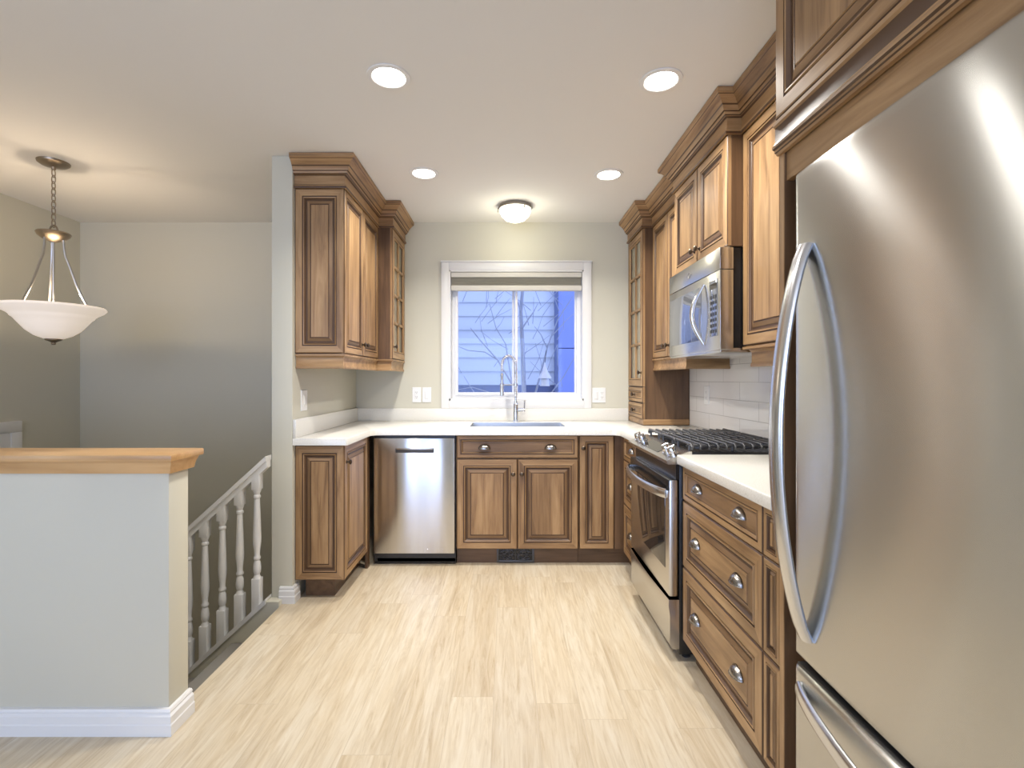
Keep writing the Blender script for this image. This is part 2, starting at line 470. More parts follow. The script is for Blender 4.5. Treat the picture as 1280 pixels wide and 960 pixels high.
for i, bx in enumerate(BX):
    zb = slope(bx)-.03; zt = slope(bx)+hr-.002; L = zt-zb
    if bal is None:
        m = MB(); y = 2.735; s = .0225
        m.box(bx-s, bx+s, y-s, y+s, zb, zb+.19, 'rail_white', .003)
        m.box(bx-s, bx+s, y-s, y+s, zt-.10, zt, 'rail_white', .003)
        a = zb+.19; b = zt-.10; h = b-a
        pr = [(.022, a-.002), (.0165, a+.012), (.014, a+.02), (.019, a+.032), (.021, a+.055), (.018, a+.085), (.013, a+.098), (.0185, a+.106), (.0185, a+.116),
              (.014, a+.124), (.0155, a+.15), (.0205, a+.19), (.0215, a+.22), (.019, a+.30), (.0145, b-.06), (.0135, b-.05), (.0185, b-.044), (.0185, b-.034), (.014, b-.028), (.016, b-.02), (.021, b-.008), (.022, b+.002)]
        m.lathe([(r, z) for r, z in pr], (bx, y, 0), 'rail_white', n=20)
        bal = m.build('baluster', rt); b0 = bx
    else:
        c = bal.copy(); C.objects.link(c); c.parent = rt
        c.location = bal.location+Vector((bx-b0, 0, slope(bx)-slope(b0)))

# entry door on the stairwell wall
DY1 = 3.447; DT = .955
m = MB()
m.sweep([(0, 0), (.02, 0), (.02, 1), (0, 1)], [(XL, 2.3), (XL, 2.301)], 'white')
m = MB()
m.box(XL, XL+.022, DY1-.075, DY1, ZL, DT-.0755, 'white', .004); m.box(XL, XL+.022, DY1-.99, DY1-.915, ZL, DT-.0755, 'white', .004)
m.box(XL, XL+.022, DY1-.99, DY1, DT-.075, DT, 'white', .004)
m.box(XL, XL+.014, DY1-.915, DY1-.075, ZL, DT-.075, 'white')
d1 = struct(m.build('door_1'))
m = MB()
for z0, z1 in ((.45, .72), (-.25, .35), (-1.0, -.35)):
    for y0 in (DY1-.85, DY1-.45):
        m.rings((XL+.0145, y0, z0), Y, Z, X, .28, z1-z0, [(0, 0, 'white'), (.012, .008, 'white'), (.03, .001, 'white'), (.05, .006, 'white')], fill='white', back=False)
m.build('raised_panels', d1, fixn=False)

# ------------------------------------------------------------------ window over the sink
wn = MB(); FW = .062
for x0, x1, z0, z1 in ((WX0-FW, WX0, WZ0-FW, WZ1+FW), (WX1, WX1+FW, WZ0-FW, WZ1+FW), (WX0-.001, WX1+.001, WZ1, WZ1+FW), (WX0-.001, WX1+.001, WZ0-FW, WZ0)):
    wn.box(x0, x1, YB-.018, YB+.002, z0, z1, 'white', .004)
wn.box(WX0-FW-.004, WX1+FW+.004, YB-.03, YB, WZ1+FW, WZ1+FW+.012, 'white', .003)
for (x0, x1) in ((WX0-.001, WX0+.012), (WX1-.012, WX1+.001)): wn.box(x0, x1, YB-.016, YB+.14, WZ0, WZ1, 'white')
wn.box(WX0, WX1, YB-.016, YB+.14, WZ0, WZ0+.014, 'white'); wn.box(WX0, WX1, YB-.016, YB+.14, WZ1-.012, WZ1, 'white')
w1 = struct(wn.build('window_1'))
gx0, gx1, gz0, gz1, gy = -.42, .567, 1.125, 2.06, YB+.085
m = MB()
def frame(mb, x0, x1, z0, z1, t, y0, y1, mt, b=.004):
    mb.box(x0, x0+t, y0, y1, z0, z1, mt, b); mb.box(x1-t, x1, y0, y1, z0, z1, mt, b)
    mb.box(x0+t*.9, x1-t*.9, y0, y1, z0, z0+t, mt, b); mb.box(x0+t*.9, x1-t*.9, y0, y1, z1-t, z1, mt, b)
frame(m, WX0+.01, WX1-.01, WZ0+.012, WZ1-.01, .035, gy-.02, gy+.04, 'vinyl'); m.build('window_frame', w1)
m = MB(); frame(m, gx0+.003, .085, gz0-.01, gz1, .022, gy-.035, gy+.0, 'vinyl'); s1 = m.build('sash', w1)
m = MB(); frame(m, .04, gx1, gz0-.01, gz1, .02, gy+.005, gy+.035, 'vinyl'); s2 = m.build('sash', w1)
m = MB(); m.box(gx0+.02, .068, gy-.02, gy-.014, gz0, gz1-.01, 'pane'); m.build('glass', s1)
m = MB(); m.box(.055, gx1-.015, gy+.016, gy+.022, gz0, gz1-.01, 'pane'); m.build('glass', s2)
m = MB(); m.box(.048, .06, gy-.045, gy-.034, 1.56, 1.60, 'vinyl', .003); m.build('latch', s1)
# cellular shade
sh = thing('window_shade', (.07, YB+.02, 1.96), 'ivory cellular shade drawn up at the top of the sink window', 'window shade')
m = MB(); m.box(WX0+.015, WX1-.015, YB-.012, YB+.04, 2.05, 2.09, 'shade', .006); m.build('head_rail', sh)
m = MB()
for k in range(5):
    z = 2.047-.012*k
    m.prism([(YB-.010, z-.006), (YB+.014, z), (YB+.036, z-.006), (YB+.014, z-.012)], WX0+.018, WX1-.018, 'shade', 'x')
m.build('folded_fabric', sh)
m = MB(); m.box(WX0+.015, WX1-.015, YB-.014, YB+.038, 1.945, 1.987, 'shade', .008); m.build('bottom_rail', sh)

# ------------------------------------------------------------------ outside
OY = 6.2
def P(px, py, y): return Vector(((px-634)*y/F, y, H0+(474-py)*y/F))
m = MB(); m.box(-6, 6, YB+.2, 14, -1.3, -1.2, 'snow'); g = m.build('floor_outside', smooth=False); struct(g)
nh = thing('neighbour_house', (0, OY, -1.2), 'neighbouring house with pale lap siding seen through the sink window', 'house')
m = MB(); sp = .172; z = 1.17
i = 0
while z < 3.9:
    m.prism([(OY-.022, z), (OY-.022, z+.012), (OY, z+sp), (OY+.03, z+sp), (OY+.03, z)], -4, .59, 'siding', 'x'); z += sp
m.build('lap_siding', nh, smooth=False)
m = MB(); m.box(-4, .59, OY-.01, OY+.25, -1.2, 1.17, 'darkblue'); m.build('foundation', nh)
m = MB(); m.box(.585, .63, OY-.10, OY+.3, -1.2, 3.9, 'darkblue'); m.build('corner_board', nh)
m = MB(); m.box(.63, 2.6, OY-.09, OY+.3, 1.63, 3.9, 'bluewall'); m.box(.63, 2.6, OY-.09, OY+.3, -1.2, 1.62, 'bluewall'); m.build('panel_wall', nh)
m = MB(); rr = random.Random(3); TY = 5.0
def limb(pts, r0, r1, y):
    ps = [P(a, b, y+c) for a, b, c in pts]
    m.tube(ps, [r0+(r1-r0)*k/(len(ps)-1) for k in range(len(ps))], 'bark', 6)
limb([(655, 640, 0), (655, 493, 0), (653, 430, 0), (651, 390, .05), (655, 340, .1), (660, 300, .1)], .028, .012, TY)
limb([(653, 410, 0), (661, 398, 0), (667, 390, 0), (672, 380, .1)], .010, .004, TY)
limb([(651, 390, 0), (645, 370, 0), (648, 350, .1)], .008, .003, TY)
limb([(668, 496, 0), (675, 470, 0), (684, 435, .1), (697, 400, .1), (716, 370, .1)], .012, .004, TY)
limb([(684, 435, .1), (676, 418, .1), (668, 408, .1)], .006, .003, TY)
limb([(690, 420, .1), (708, 400, .1), (720, 390, .2)], .006, .003, TY)
limb([(655, 520, 0), (640, 480, -.1), (622, 450, -.1), (600, 425, 0), (588, 410, 0)], .012, .004, TY)
limb([(622, 450, -.1), (606, 440, 0), (585, 438, 0), (570, 432, 0)], .007, .003, TY)
limb([(640, 480, -.1), (632, 430, 0), (620, 410, 0), (612, 380, 0)], .007, .003, TY)
limb([(655, 540, 0), (610, 490, 0), (590, 484, 0), (568, 488, 0)], .008, .003, TY)
limb([(600, 500, 0), (588, 484, 0), (580, 470, 0)], .006, .003, TY)
limb([(655, 530, 0), (690, 490, 0), (705, 470, 0), (722, 440, 0)], .008, .003, TY)
for k in range(34):
    a = rr.uniform(575, 720); b = rr.uniform(370, 485); an = rr.uniform(-2.6, -.5); L = rr.uniform(20, 55); y = rr.uniform(-.2, .5)
    limb([(a, b, y), (a+math.cos(an)*L*.5+rr.uniform(-3, 3), b+math.sin(an)*L*.5, y), (a+math.cos(an)*L, b+math.sin(an)*L, y)], .004, .0018, TY)
tr = m.build('bare_tree'); tag(tr, 'bare leafless tree with thin branches outside the sink window', 'tree')
bf = thing('bird_feeder', P(681, 480, 4.85), 'small pale bird feeder with pointed roof hanging in the bare tree', 'bird feeder')
c = P(681, 480, 4.85)
m = MB(); m.lathe([(.07, .055), (.066, .062), (.03, .12), (.008, .19), (.004, .21)], c, 'vinyl', n=6); m.build('roof', bf)
m = MB(); m.lathe([(.05, -.02), (.05, -.012), (.042, -.01), (.042, .052), (.01, .056)], c, 'siding', n=12); m.build('seed_tube', bf)
m = MB(); m.tube([c+Z*.2, c+Z*.33+X*.015], .003, 'iron', 6); m.build('hanger', bf)

# ------------------------------------------------------------------ cabinet parts
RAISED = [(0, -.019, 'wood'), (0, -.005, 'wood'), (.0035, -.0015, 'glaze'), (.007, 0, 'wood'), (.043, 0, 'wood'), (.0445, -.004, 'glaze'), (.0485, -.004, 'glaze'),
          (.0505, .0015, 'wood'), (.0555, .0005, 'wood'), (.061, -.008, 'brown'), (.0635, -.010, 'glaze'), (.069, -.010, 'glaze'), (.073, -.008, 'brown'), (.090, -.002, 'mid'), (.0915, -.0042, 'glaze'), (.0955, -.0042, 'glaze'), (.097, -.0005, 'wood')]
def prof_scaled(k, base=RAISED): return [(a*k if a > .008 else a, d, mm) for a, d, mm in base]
FLAT = [(0, -.019, 'wood'), (0, -.005, 'wood'), (.0035, -.0015, 'glaze'), (.007, 0, 'wood'), (.025, 0, 'wood'), (.0265, -.004, 'glaze'), (.0300, -.004, 'glaze'), (.0315, .001, 'wood'), (.034, .0005, 'wood'), (.039, -.008, 'wood'), (.041, -.009, 'glaze')]
def front(name, parent, O, U, N, w, h, prof=None, fill=True):
    if prof is None: prof = prof_scaled(min(1.0, min(w, h)/.26))
    m = MB(); m.rings(O, U, Z, N, w, h, prof, fill=fill)
    return m.build(name, parent, fixn=False)
def knob(parent, p, N, mt='bronze', k=1.0):
    m = MB(); m.lathe([(.010*k, 0), (.010*k, .002), (.0055*k, .004), (.005*k, .012), (.009*k, .015), (.0145*k, .020), (.015*k, .025), (.011*k, .029), (.003*k, .031)], p, mt, N, 16)
    m.build('knob', parent)
def cup(parent, p, U, N, a=.038):
    m = MB(); p = Vector(p); nt, npz = 18, 8; vs = []; fs = []
    for sh_, (aa, bb_, cc) in enumerate(((a, .030, .024), (a*.88, .026, .020))):
        for i in range(nt+1):
            th = PI*i/nt
            for j in range(npz+1):
                ph = PI/2*j/npz
                vs.append(p+U*aa*math.cos(th)+Z*(bb_*math.sin(th)*math.cos(ph)-.010)+N*(cc*math.sin(th)*math.sin(ph)+.001))
    k = (nt+1)*(npz+1)
    for o in (0, k):
        for i in range(nt):
            for j in range(npz):
                q = (o+i*(npz+1)+j, o+(i+1)*(npz+1)+j, o+(i+1)*(npz+1)+j+1, o+i*(npz+1)+j+1)
                fs.append(q if o else q[::-1])
    for i in range(nt):
        a0 = i*(npz+1)+npz; b0 = (i+1)*(npz+1)+npz
        fs.append((a0, b0, k+b0, k+a0))
    m.add(vs, fs, 'pewter')
    # rolled lip and back flange
    m.tube([p+U*a*math.cos(PI*i/16)+N*(.024*math.sin(PI*i/16)+.001)-Z*.010 for i in range(17)], .0022, 'pewter', 6)
    m.tube([p+U*a*1.03*math.cos(PI*i/16)+Z*(.031*math.sin(PI*i/16)-.010)+N*.0015 for i in range(17)], .0022, 'bronze', 6)
    m.build('cup_pull', parent, ang=60)
def crown(path, parent, zb, zt=None, name='crown_moulding', pre=None, post=None):
    zt = zt or ZC-.003
    h = zt-zb
    # frieze bead, frieze, crown
    steps = [(.0, 0.0, 'w'), (.010, 0.0, 'w'), (.012, .010, 'g'), (.010, .018, 'w'), (.004, .022, 'g'), (.004, .36*h+.01, 'w'), (.012, .37*h+.012, 'g'), (.014, .45*h, 'w'), (.019, .47*h, 'g'), (.022, .53*h, 'w'),
             (.028, .545*h, 'g'), (.031, .61*h, 'w'), (.036, .66*h, 'w'), (.040, .69*h, 'g'), (.044, .72*h, 'w'), (.054, .79*h, 'w'), (.066, .84*h, 'w'), (.068, .855*h, 'g'), (.073, .875*h, 'w'), (.073, 1.0*h, 'w'), (-.0, 1.0*h, 'w')]
    m = MB(); n = len(steps)
    prof = [(o, zb+z) for o, z, _ in steps]
    # faces by strip so the glaze keeps to its grooves and grain follows each run
    pth = [Vector((p[0], p[1], 0)) for p in path]; L = len(pth); cols = []
    for i, p in enumerate(pth):
        ds = []
        if i > 0: ds.append((pth[i]-pth[i-1]).normalized())
        if i < L-1: ds.append((pth[i+1]-pth[i]).normalized())
        if i == 0 and pre: ds.insert(0, Vector((*pre, 0)))
        if i == L-1 and post: ds.append(Vector((*post, 0)))
        ns = [Vector((d.y, -d.x, 0)) for d in ds]
        b = (ns[0]+ns[1])/(1+ns[0].dot(ns[1])) if len(ns) == 2 else ns[0]
        cols.append([p+b*o+Vector((0, 0, z)) for o, z in prof])
    for i in range(L-1):
        d = pth[i+1]-pth[i]; hk = 'x' if abs(d.x) > abs(d.y) else 'y'
        for k in range(n-1):
            mk = 'glaze' if steps[k+1][2] == 'g' else 'wood_'+hk
            m.quad(cols[i][k], cols[i+1][k], cols[i+1][k+1], cols[i][k+1], mk)
    for cc in (cols[0], cols[-1]): m.add(cc, [tuple(range(n))], 'wood_z')
    return m.build(name, parent, weld=True)
RAIL = [(-.022, 0), (-.002, 0), (.0, .006), (-.002, .014), (-.006, .020), (-.006, .062), (.0, .068), (.006, .072), (.006, .082), (-.022, .082)]
def light_rail(path, parent, zb, k=1.0, mt=None):
    L = len(path)
    m = MB()
    for i in range(1):
        m.sweep([(o, zb+z*k) for o, z in RAIL], path, 'wood_y' if mt is None else mt)
    return m.build('light_rail', parent)
ZU = 1.385          # bottom of the upper cabinets
ZUT = 2.312         # top of the upper doors
# ---- left upper cabinet
t = thing('upper_cabinet', ((XLW+XLF)/2, 3.15, ZU), 'two-door brown maple upper cabinet hanging on the left partition wall', 'cabinet')
YT = 3.518
m = MB(); m.box(XLW+.001, XLF-.019, YE+.019, YT, ZU, ZC-.004, 'wood_z'); m.build('carcass', t)
front('side_panel', t, (XLW+.002, YE, ZU+.004), X, -Y, XLF-XLW-.004, ZUT-ZU, prof_scaled(.95))
w2 = (YT-YE-.006)/2
for k in range(2):
    d = front('door', t, (XLF, YE+.002+k*(w2+.002), ZU+.004), Y, X, w2, ZUT-ZU, prof_scaled(.85))
    knob(d, (XLF, YE+.002+(w2-.03 if k == 0 else w2+.032), ZU+.075), X)
crown([(XLW+.001, YE), (XLF, YE), (XLF, YT)], t, ZUT+.004, post=(1, 0))
light_rail([(XLW+.004, YE+.008), (XLF-.006, YE+.008), (XLF-.006, YT)], t, ZU-.082, mt='wood_x')
# ---- left corner cabinet with a glazed door
XTL = -.812
def muntin_door(parent, O, U, N, w, h, cols=2, rows=4):
    prof = [(0, -.019, 'wood'), (0, -.005, 'wood'), (.0035, -.0015, 'glaze'), (.007, 0, 'wood'), (.046, 0, 'wood'), (.0475, -.003, 'glaze'), (.050, -.003, 'glaze'), (.053, .001, 'wood'), (.060, -.008, 'wood'), (.060, -.019, 'glaze')]
    O = Vector(O); m = MB(); m.rings(O, U, Z, N, w, h, prof, fill=False, back=False)
    iw = w-.12; ih = h-.12; b = .009
    def bar(u0, u1, v0, v1):
        a = [O+U*u0+Z*v0, O+U*u1+Z*v0, O+U*u1+Z*v1, O+U*u0+Z*v1]
        hi = [p-N*.002 for p in a]; lo = [p-N*.014 for p in a]
        m.add(hi+lo, [(0, 1, 2, 3), (0, 4, 5, 1), (1, 5, 6, 2), (2, 6, 7, 3), (3, 7, 4, 0)], 'wood_z')
    for c_ in range(1, cols): u = .06+iw*c_/cols; bar(u-b, u+b, .058, h-.058)
    for r_ in range(1, rows): v = .06+ih*r_/rows; bar(.058, w-.058, v-b, v+b)
    d = m.build('door', parent, fixn=False)
    g = MB(); a = [O+U*.05+Z*.05-N*.015, O+U*(w-.05)+Z*.05-N*.015, O+U*(w-.05)+Z*(h-.05)-N*.015, O+U*.05+Z*(h-.05)-N*.015]
    g.add(a+[p-N*.003 for p in a], [(0, 1, 2, 3), (7, 6, 5, 4), (0, 4, 5, 1), (1, 5, 6, 2), (2, 6, 7, 3), (3, 7, 4, 0)], 'cabglass'); g.build('glass', d)
    return d
t = thing('corner_upper_cabinet', ((XLW+XTL)/2, 3.73, ZU), 'deeper upper cabinet with glazed muntin door in the left back corner', 'cabinet')
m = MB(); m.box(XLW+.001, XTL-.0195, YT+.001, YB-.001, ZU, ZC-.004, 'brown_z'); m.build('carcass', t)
d = muntin_door(t, (XTL, YT+.002, ZU+.004), Y, X, YB-YT-.006, ZUT-ZU)
knob(d, (XTL, YT+.03, ZU+.09), X)
crown([(XLF, YT), (XTL, YT), (XTL, YB-.002)], t, ZUT+.004, pre=(0, 1))
light_rail([(XLF-.02, YT+.006), (XTL-.006, YT+.006), (XTL-.006, YB-.002)], t, ZU-.082, mt='wood_x')

# ---- right corner tower standing on the counter
XT = .959; XU = 1.03; XM = .965
ZD0 = .918
t = thing('corner_tower_cabinet', ((XR+XT)/2, 3.73, ZD0), 'tall cabinet with glazed door over two small drawers, standing on the counter corner', 'cabinet')
m = MB(); m.box(XT+.0195, XR-.014, YT+.0, YB-.002, ZD0, ZC-.004, 'brown_z'); m.build('carcass', t)
zt0 = 1.19
d = muntin_door(t, (XT, YB-.004, zt0), -Y, -X, YB-YT-.006, ZUT-zt0+.0, rows=4)
knob(d, (XT, YT+.03, zt0+.10), -X)
m = MB(); m.sweep([(0, ZD0), (.006, ZD0), (.006, ZD0+.03), (.002, ZD0+.036), (0, ZD0+.04)], [(XT+.01, YB-.002), (XT+.01, YT), (XR-.014, YT)], 'wood_x'); m.build('base_moulding', t)
for k in range(2):
    z0 = ZD0+.042+k*.115
    d = front('drawer', t, (XT, YB-.004, z0), -Y, -X, YB-YT-.006, .110, FLAT)
    knob(d, (XT-.0, (YB+YT)/2, z0+.055), -X)
crown([(XT, YB-.002), (XT, YT), (XU, YT)], t, ZUT+.004, post=(0, -1))
# ---- upper A
YR0, YR1 = 2.175, 2.868     # range and microwave bay
t = thing('upper_cabinet', ((XR+XU)/2, 3.19, ZU), 'two-door upper cabinet between the microwave and the corner tower', 'cabinet')
m = MB(); m.box(XU+.0195, XR-.012, YR1+.001, YT-.001, ZU, ZC-.004, 'brown_z'); m.build('carcass', t)
w2 = (YT-YR1-.008)/2
for k in range(2):
    d = front('door', t, (XU, YT-.003-k*(w2+.002), ZU+.004), -Y, -X, w2, ZUT-ZU, prof_scaled(.9))
    knob(d, (XU, YT-.003-(w2-.03 if k == 0 else w2+.034), ZU+.075), -X)
crown([(XU, YT), (XU, YR1)], t, ZUT+.004, pre=(1, 0), post=(-1, 0))
light_rail([(XU+.004, YT-.001), (XU+.004, YR1+.006), (XR-.013, YR1+.006)], t, ZU-.082, mt='wood_x')
# ---- cabinet over the microwave
ZMT = 1.828
t = thing('over_range_cabinet', ((XR+XM)/2, 2.52, ZMT), 'short two-door upper cabinet directly above the microwave', 'cabinet')
m = MB(); m.box(XM+.0195, XR-.012, YR0, YR1, ZMT, ZC-.004, 'brown_z'); m.build('carcass', t)
w2 = (YR1-YR0-.008)/2
for k in range(2):
    d = front('door', t, (XM, YR1-.003-k*(w2+.002), ZMT+.004), -Y, -X, w2, ZUT-ZMT, prof_scaled(.95))
    knob(d, (XM, YR1-.003-(w2-.03 if k == 0 else w2+.034), ZMT+.07), -X)
crown([(XU, YR1), (XM, YR1), (XM, YR0), (XU, YR0)], t, ZUT+.004, pre=(0, -1), post=(0, -1))
# ---- upper C, beside the refrigerator
YP1, YP0 = 1.387, 1.367
t = thing('upper_cabinet', ((XR+XU)/2, 1.78, ZU), 'upper cabinet between the microwave and the refrigerator panel', 'cabinet')
m = MB(); m.box(XU+.0195, XR-.012, YP1+.001, YR0-.001, ZU, ZC-.004, 'wood_z'); m.build('carcass', t)
w2 = (YR0-YP1-.008)/2
for k in range(2):
    d = front('door', t, (XU, YR0-.003-k*(w2+.002), ZU+.004), -Y, -X, w2, ZUT-ZU)
    knob(d, (XU, YR0-.003-(w2-.03 if k == 0 else w2+.034), ZU+.075), -X)
crown([(XU, YR0), (XU, YP1+.001)], t, ZUT+.004, pre=(1, 0))
light_rail([(XR-.013, YR0-.03), (XU+.03, YR0-.03), (XU+.03, YP1+.001)][::1], t, ZU-.082) if False else None
light_rail([(XU+.03, YR0-.012), (XU+.03, YP1+.001)], t, ZU-.088)
m = MB(); m.box(XU+.001, XR-.013, YP1+.002, YR0-.002, ZU-.012, ZU-.001, 'wood_y'); m.build('bottom_board', t)

# ---- base cabinets
ZK = .112; ZBT = .872
def base(name, label, x0, x1, y0, y1, toe=None):
    t = thing(name, ((x0+x1)/2, (y0+y1)/2, 0), label, 'cabinet')
    return t
# left end base
YCF = YF-.035
t = base('base_cabinet', 'narrow single-door base cabinet with panelled end under the left counter', XLW, XLF, YE, YB)
m = MB(); m.box(XLW+.001, XLF-.0195, YE+.0195, YF, ZK, ZBT, 'wood_z'); m.build('carcass', t)
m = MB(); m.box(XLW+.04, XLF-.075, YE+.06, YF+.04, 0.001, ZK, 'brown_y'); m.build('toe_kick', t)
front('side_panel', t, (XLW+.002, YE, ZK), X, -Y, XLF-XLW-.004, ZBT-ZK-.003, prof_scaled(.95))
d = front('door', t, (XLF, YE+.003, ZK), Y, X, YF-YE-.05, ZBT-ZK-.003, prof_scaled(.95))
knob(d, (XLF, YE+.035, ZBT-.10), X, 'bronze')
m = MB(); m.box(XLF-.018, XLF-.001, YF-.046, YF, .001, ZBT, 'brown_z'); m.build('filler', t)
# sink base
sx0, sx1 = -.340, .476
t = base('sink_base_cabinet', 'double-door sink base cabinet with one long false drawer, below the window', sx0, sx1, YF, YB)
m = MB()
for a, b in ((sx0+.001, sx0+.02), (sx1-.02, sx1-.001)): m.box(a, b, YF+.0195, YB-.002, ZK, ZBT, 'wood_z')
m.box(sx0+.02, sx1-.02, YF+.0195, YB-.002, ZK, ZK+.02, 'wood_x'); m.box(sx0+.02, sx1-.02, YF+.0195, YF+.035, ZK, ZBT, 'wood_z')
m.build('carcass', t)
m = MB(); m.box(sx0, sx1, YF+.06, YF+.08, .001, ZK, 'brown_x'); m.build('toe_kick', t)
zdr = .715
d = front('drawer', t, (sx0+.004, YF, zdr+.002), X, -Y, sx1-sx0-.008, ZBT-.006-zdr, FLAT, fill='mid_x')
for x in (.068-.22+.0, .068+.22-.0): cup(d, (x-.0, YF-.007+.0+.0, .79), X, -Y)
w2 = (sx1-sx0-.010)/2
for k in range(2):
    d = front('door', t, (sx0+.004+k*(w2+.002), YF, ZK), X, -Y, w2, zdr-.004-ZK)
    knob(d, (sx0+.004+(w2-.028 if k == 0 else w2+.03), YF, zdr-.10), -Y)
# narrow base
nx0, nx1 = .478, .715
t = base('base_cabinet', 'narrow single-door base cabinet between sink base and inside corner', nx0, nx1, YF, YB)
m = MB(); m.box(nx0+.001, nx1, YF+.0195, YB-.002, ZK, ZBT, 'wood_z'); m.build('carcass', t)
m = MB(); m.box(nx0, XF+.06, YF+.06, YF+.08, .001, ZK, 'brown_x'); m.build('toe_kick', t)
d = front('door', t, (nx0+.003, YF, ZK), X, -Y, nx1-nx0-.006, ZBT-.006-ZK)
knob(d, (nx0+.026, YF, ZBT-.085), -Y)
m = MB(); m.box(nx1, XF+.018, YF+.002, YF+.0195, ZK, ZBT, 'brown_z'); m.build('filler', t)
# right drawers beside the corner
def drawer_bank(t, ya, yb, zs, cups, knobmat='pewter'):
    """drawers facing -X from far edge ya to near edge yb"""
    w = ya-yb
    for i, (z0, z1) in enumerate(zs):
        pf = FLAT if i == 0 else prof_scaled(min(1, w/.30), RAISED)
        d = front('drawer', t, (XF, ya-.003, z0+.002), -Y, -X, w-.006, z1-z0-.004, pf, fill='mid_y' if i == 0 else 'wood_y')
        off = -.008 if i == 0 else 0
        for c_ in cups: cup(d, (XF+(.009 if i == 0 else .001), ya-w*c_, (z0+z1)/2+.004), -Y, -X)
ZS = ((.716, ZBT-.004), (.428, .716), (ZK-.008, .428))
t = base('drawer_base_cabinet', 'narrow three-drawer base cabinet between the range and the inside corner', XF, XR, YR1, YF)
m = MB(); m.box(XF+.0195, XR-.014, YR1+.004, YF+.018, ZK, ZBT, 'wood_z'); m.build('carcass', t)
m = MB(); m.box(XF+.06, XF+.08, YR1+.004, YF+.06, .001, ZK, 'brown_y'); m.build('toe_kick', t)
drawer_bank(t, YF-.035, YR1+.004, ZS, (.5,))
YD1, YD0 = 2.168, 1.487
t = base('drawer_base_cabinet', 'wide three-drawer base cabinet with paired cup pulls, between range and refrigerator', XF, XR, YD0, YD1)
m = MB(); m.box(XF+.0195, XR-.014, YD0+.001, YD1, ZK, ZBT, 'wood_z'); m.build('carcass', t)
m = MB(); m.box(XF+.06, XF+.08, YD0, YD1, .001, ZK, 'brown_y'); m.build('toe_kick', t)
drawer_bank(t, YD1, YD0, ZS, (.235, .765))
t = base('drawer_base_cabinet', 'very narrow three-drawer base cabinet squeezed against the refrigerator panel', XF, XR, YP1, YD0)
m = MB(); m.box(XF+.0195, XR-.014, YP1+.001, YD0-.001, ZK, ZBT, 'wood_z'); m.build('carcass', t)
m = MB(); m.box(XF+.06, XF+.08, YP1+.001, YD0, .001, ZK, 'brown_y'); m.build('toe_kick', t)
for i, (z0, z1) in enumerate(ZS):
    front('drawer', t, (XF, YD0-.002, z0+.002), -Y, -X, YD0-YP1-.006, z1-z0-.004, prof_scaled(.42))

# ---- refrigerator surround
XFC = .765; FY1, FY0 = 1.295, .375; ZFP = 1.866
t = thing('refrigerator_cabinet', (1.0, .86, 0), 'tall surround panel and deep cabinet above the stainless refrigerator', 'cabinet')
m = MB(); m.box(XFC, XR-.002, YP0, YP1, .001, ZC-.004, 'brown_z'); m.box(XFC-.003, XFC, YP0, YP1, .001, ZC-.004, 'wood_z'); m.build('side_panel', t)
m = MB(); m.box(XFC, XR-.002, .305, .325, .001, ZC-.004, 'wood_z'); m.build('side_panel', t)
m = MB(); m.box(XFC+.001, XR-.002, .326, YP0-.001, ZFP+.005, ZC-.004, 'wood_y'); m.build('carcass', t)
ZFD = 1.962
w2 = (YP1-.305-.012)/2
for k in range(2):
    d = front('door', t, (XFC-.019, YP1-.004-k*(w2+.003), ZFD), -Y, -X, w2, 2.36-ZFD)
    knob(d, (XFC-.019, YP1-.004-(w2-.03 if k == 0 else w2+.036), ZFD+.05), -X)
steps = [(0, ZFP), (.012, ZFP), (.014, ZFP+.006), (.018, ZFP+.008), (.018, ZFP+.014), (.024, ZFP+.017), (.024, ZFP+.024), (.020, ZFP+.028), (.016, ZFP+.036), (.016, ZFD-.020), (.022, ZFD-.016), (.022, ZFD-.006), (.0, ZFD-.003)]
m = MB()
for k in range(len(steps)-1):
    a, b = steps[k], steps[k+1]
    mk = 'glaze' if k in (2, 4, 8) else 'wood_y'
    m.quad((XFC-a[0], YP1, a[1]), (XFC-a[0], .305, a[1]), (XFC-b[0], .305, b[1]), (XFC-b[0], YP1, b[1]), mk)
for yy in (YP1, .305): m.add([(XFC-a, yy, z) for a, z in steps], [tuple(range(len(steps)))], 'wood_z')
m.build('valance_moulding', t, weld=True)
m = MB(); m.box(XFC+.005, XFC+.024, .326, YP0-.001, 1.79, ZFP+.004, 'wood_y'); m.build('filler_board', t)
crown([(XFC-.019, YP1), (XFC-.019, .305)], t, 2.364)

# ------------------------------------------------------------------ countertops
def slab(mb, poly, z0, z1, mt, hole=None, r=.006):
    bm = bmesh.new()
    vs = [bm.verts.new((p[0], p[1], z0)) for p in poly]
    f = bm.faces.new(vs)
    ex_ = bmesh.ops.extrude_face_region(bm, geom=[f])
    for v in ex_['geom']:
        if isinstance(v, bmesh.types.BMVert): v.co.z = z1
    bmesh.ops.recalc_face_normals(bm, faces=bm.faces)
    es = [e for e in bm.edges if abs(e.verts[0].co.z-e.verts[1].co.z) < 1e-6]
    bmesh.ops.bevel(bm, geom=es, offset=r, segments=3, affect='EDGES', profile=.5)
    bm.verts.index_update()
    mb.add([v.co.copy() for v in bm.verts], [[v.index for v in f.verts] for f in bm.faces], mt); bm.free()
ZT0, ZT1 = .8735, .9145
EX = XF-.028; EL = XLF+.024; EY = YF-.034
SKX0, SKX1, SKY0, SKY1 = -.262, .408, 3.455, 3.775
def rnd(cx, cy, r, a0, a1, n=6): return [(cx+r*math.cos(a0+(a1-a0)*i/n), cy+r*math.sin(a0+(a1-a0)*i/n)) for i in range(n+1)]
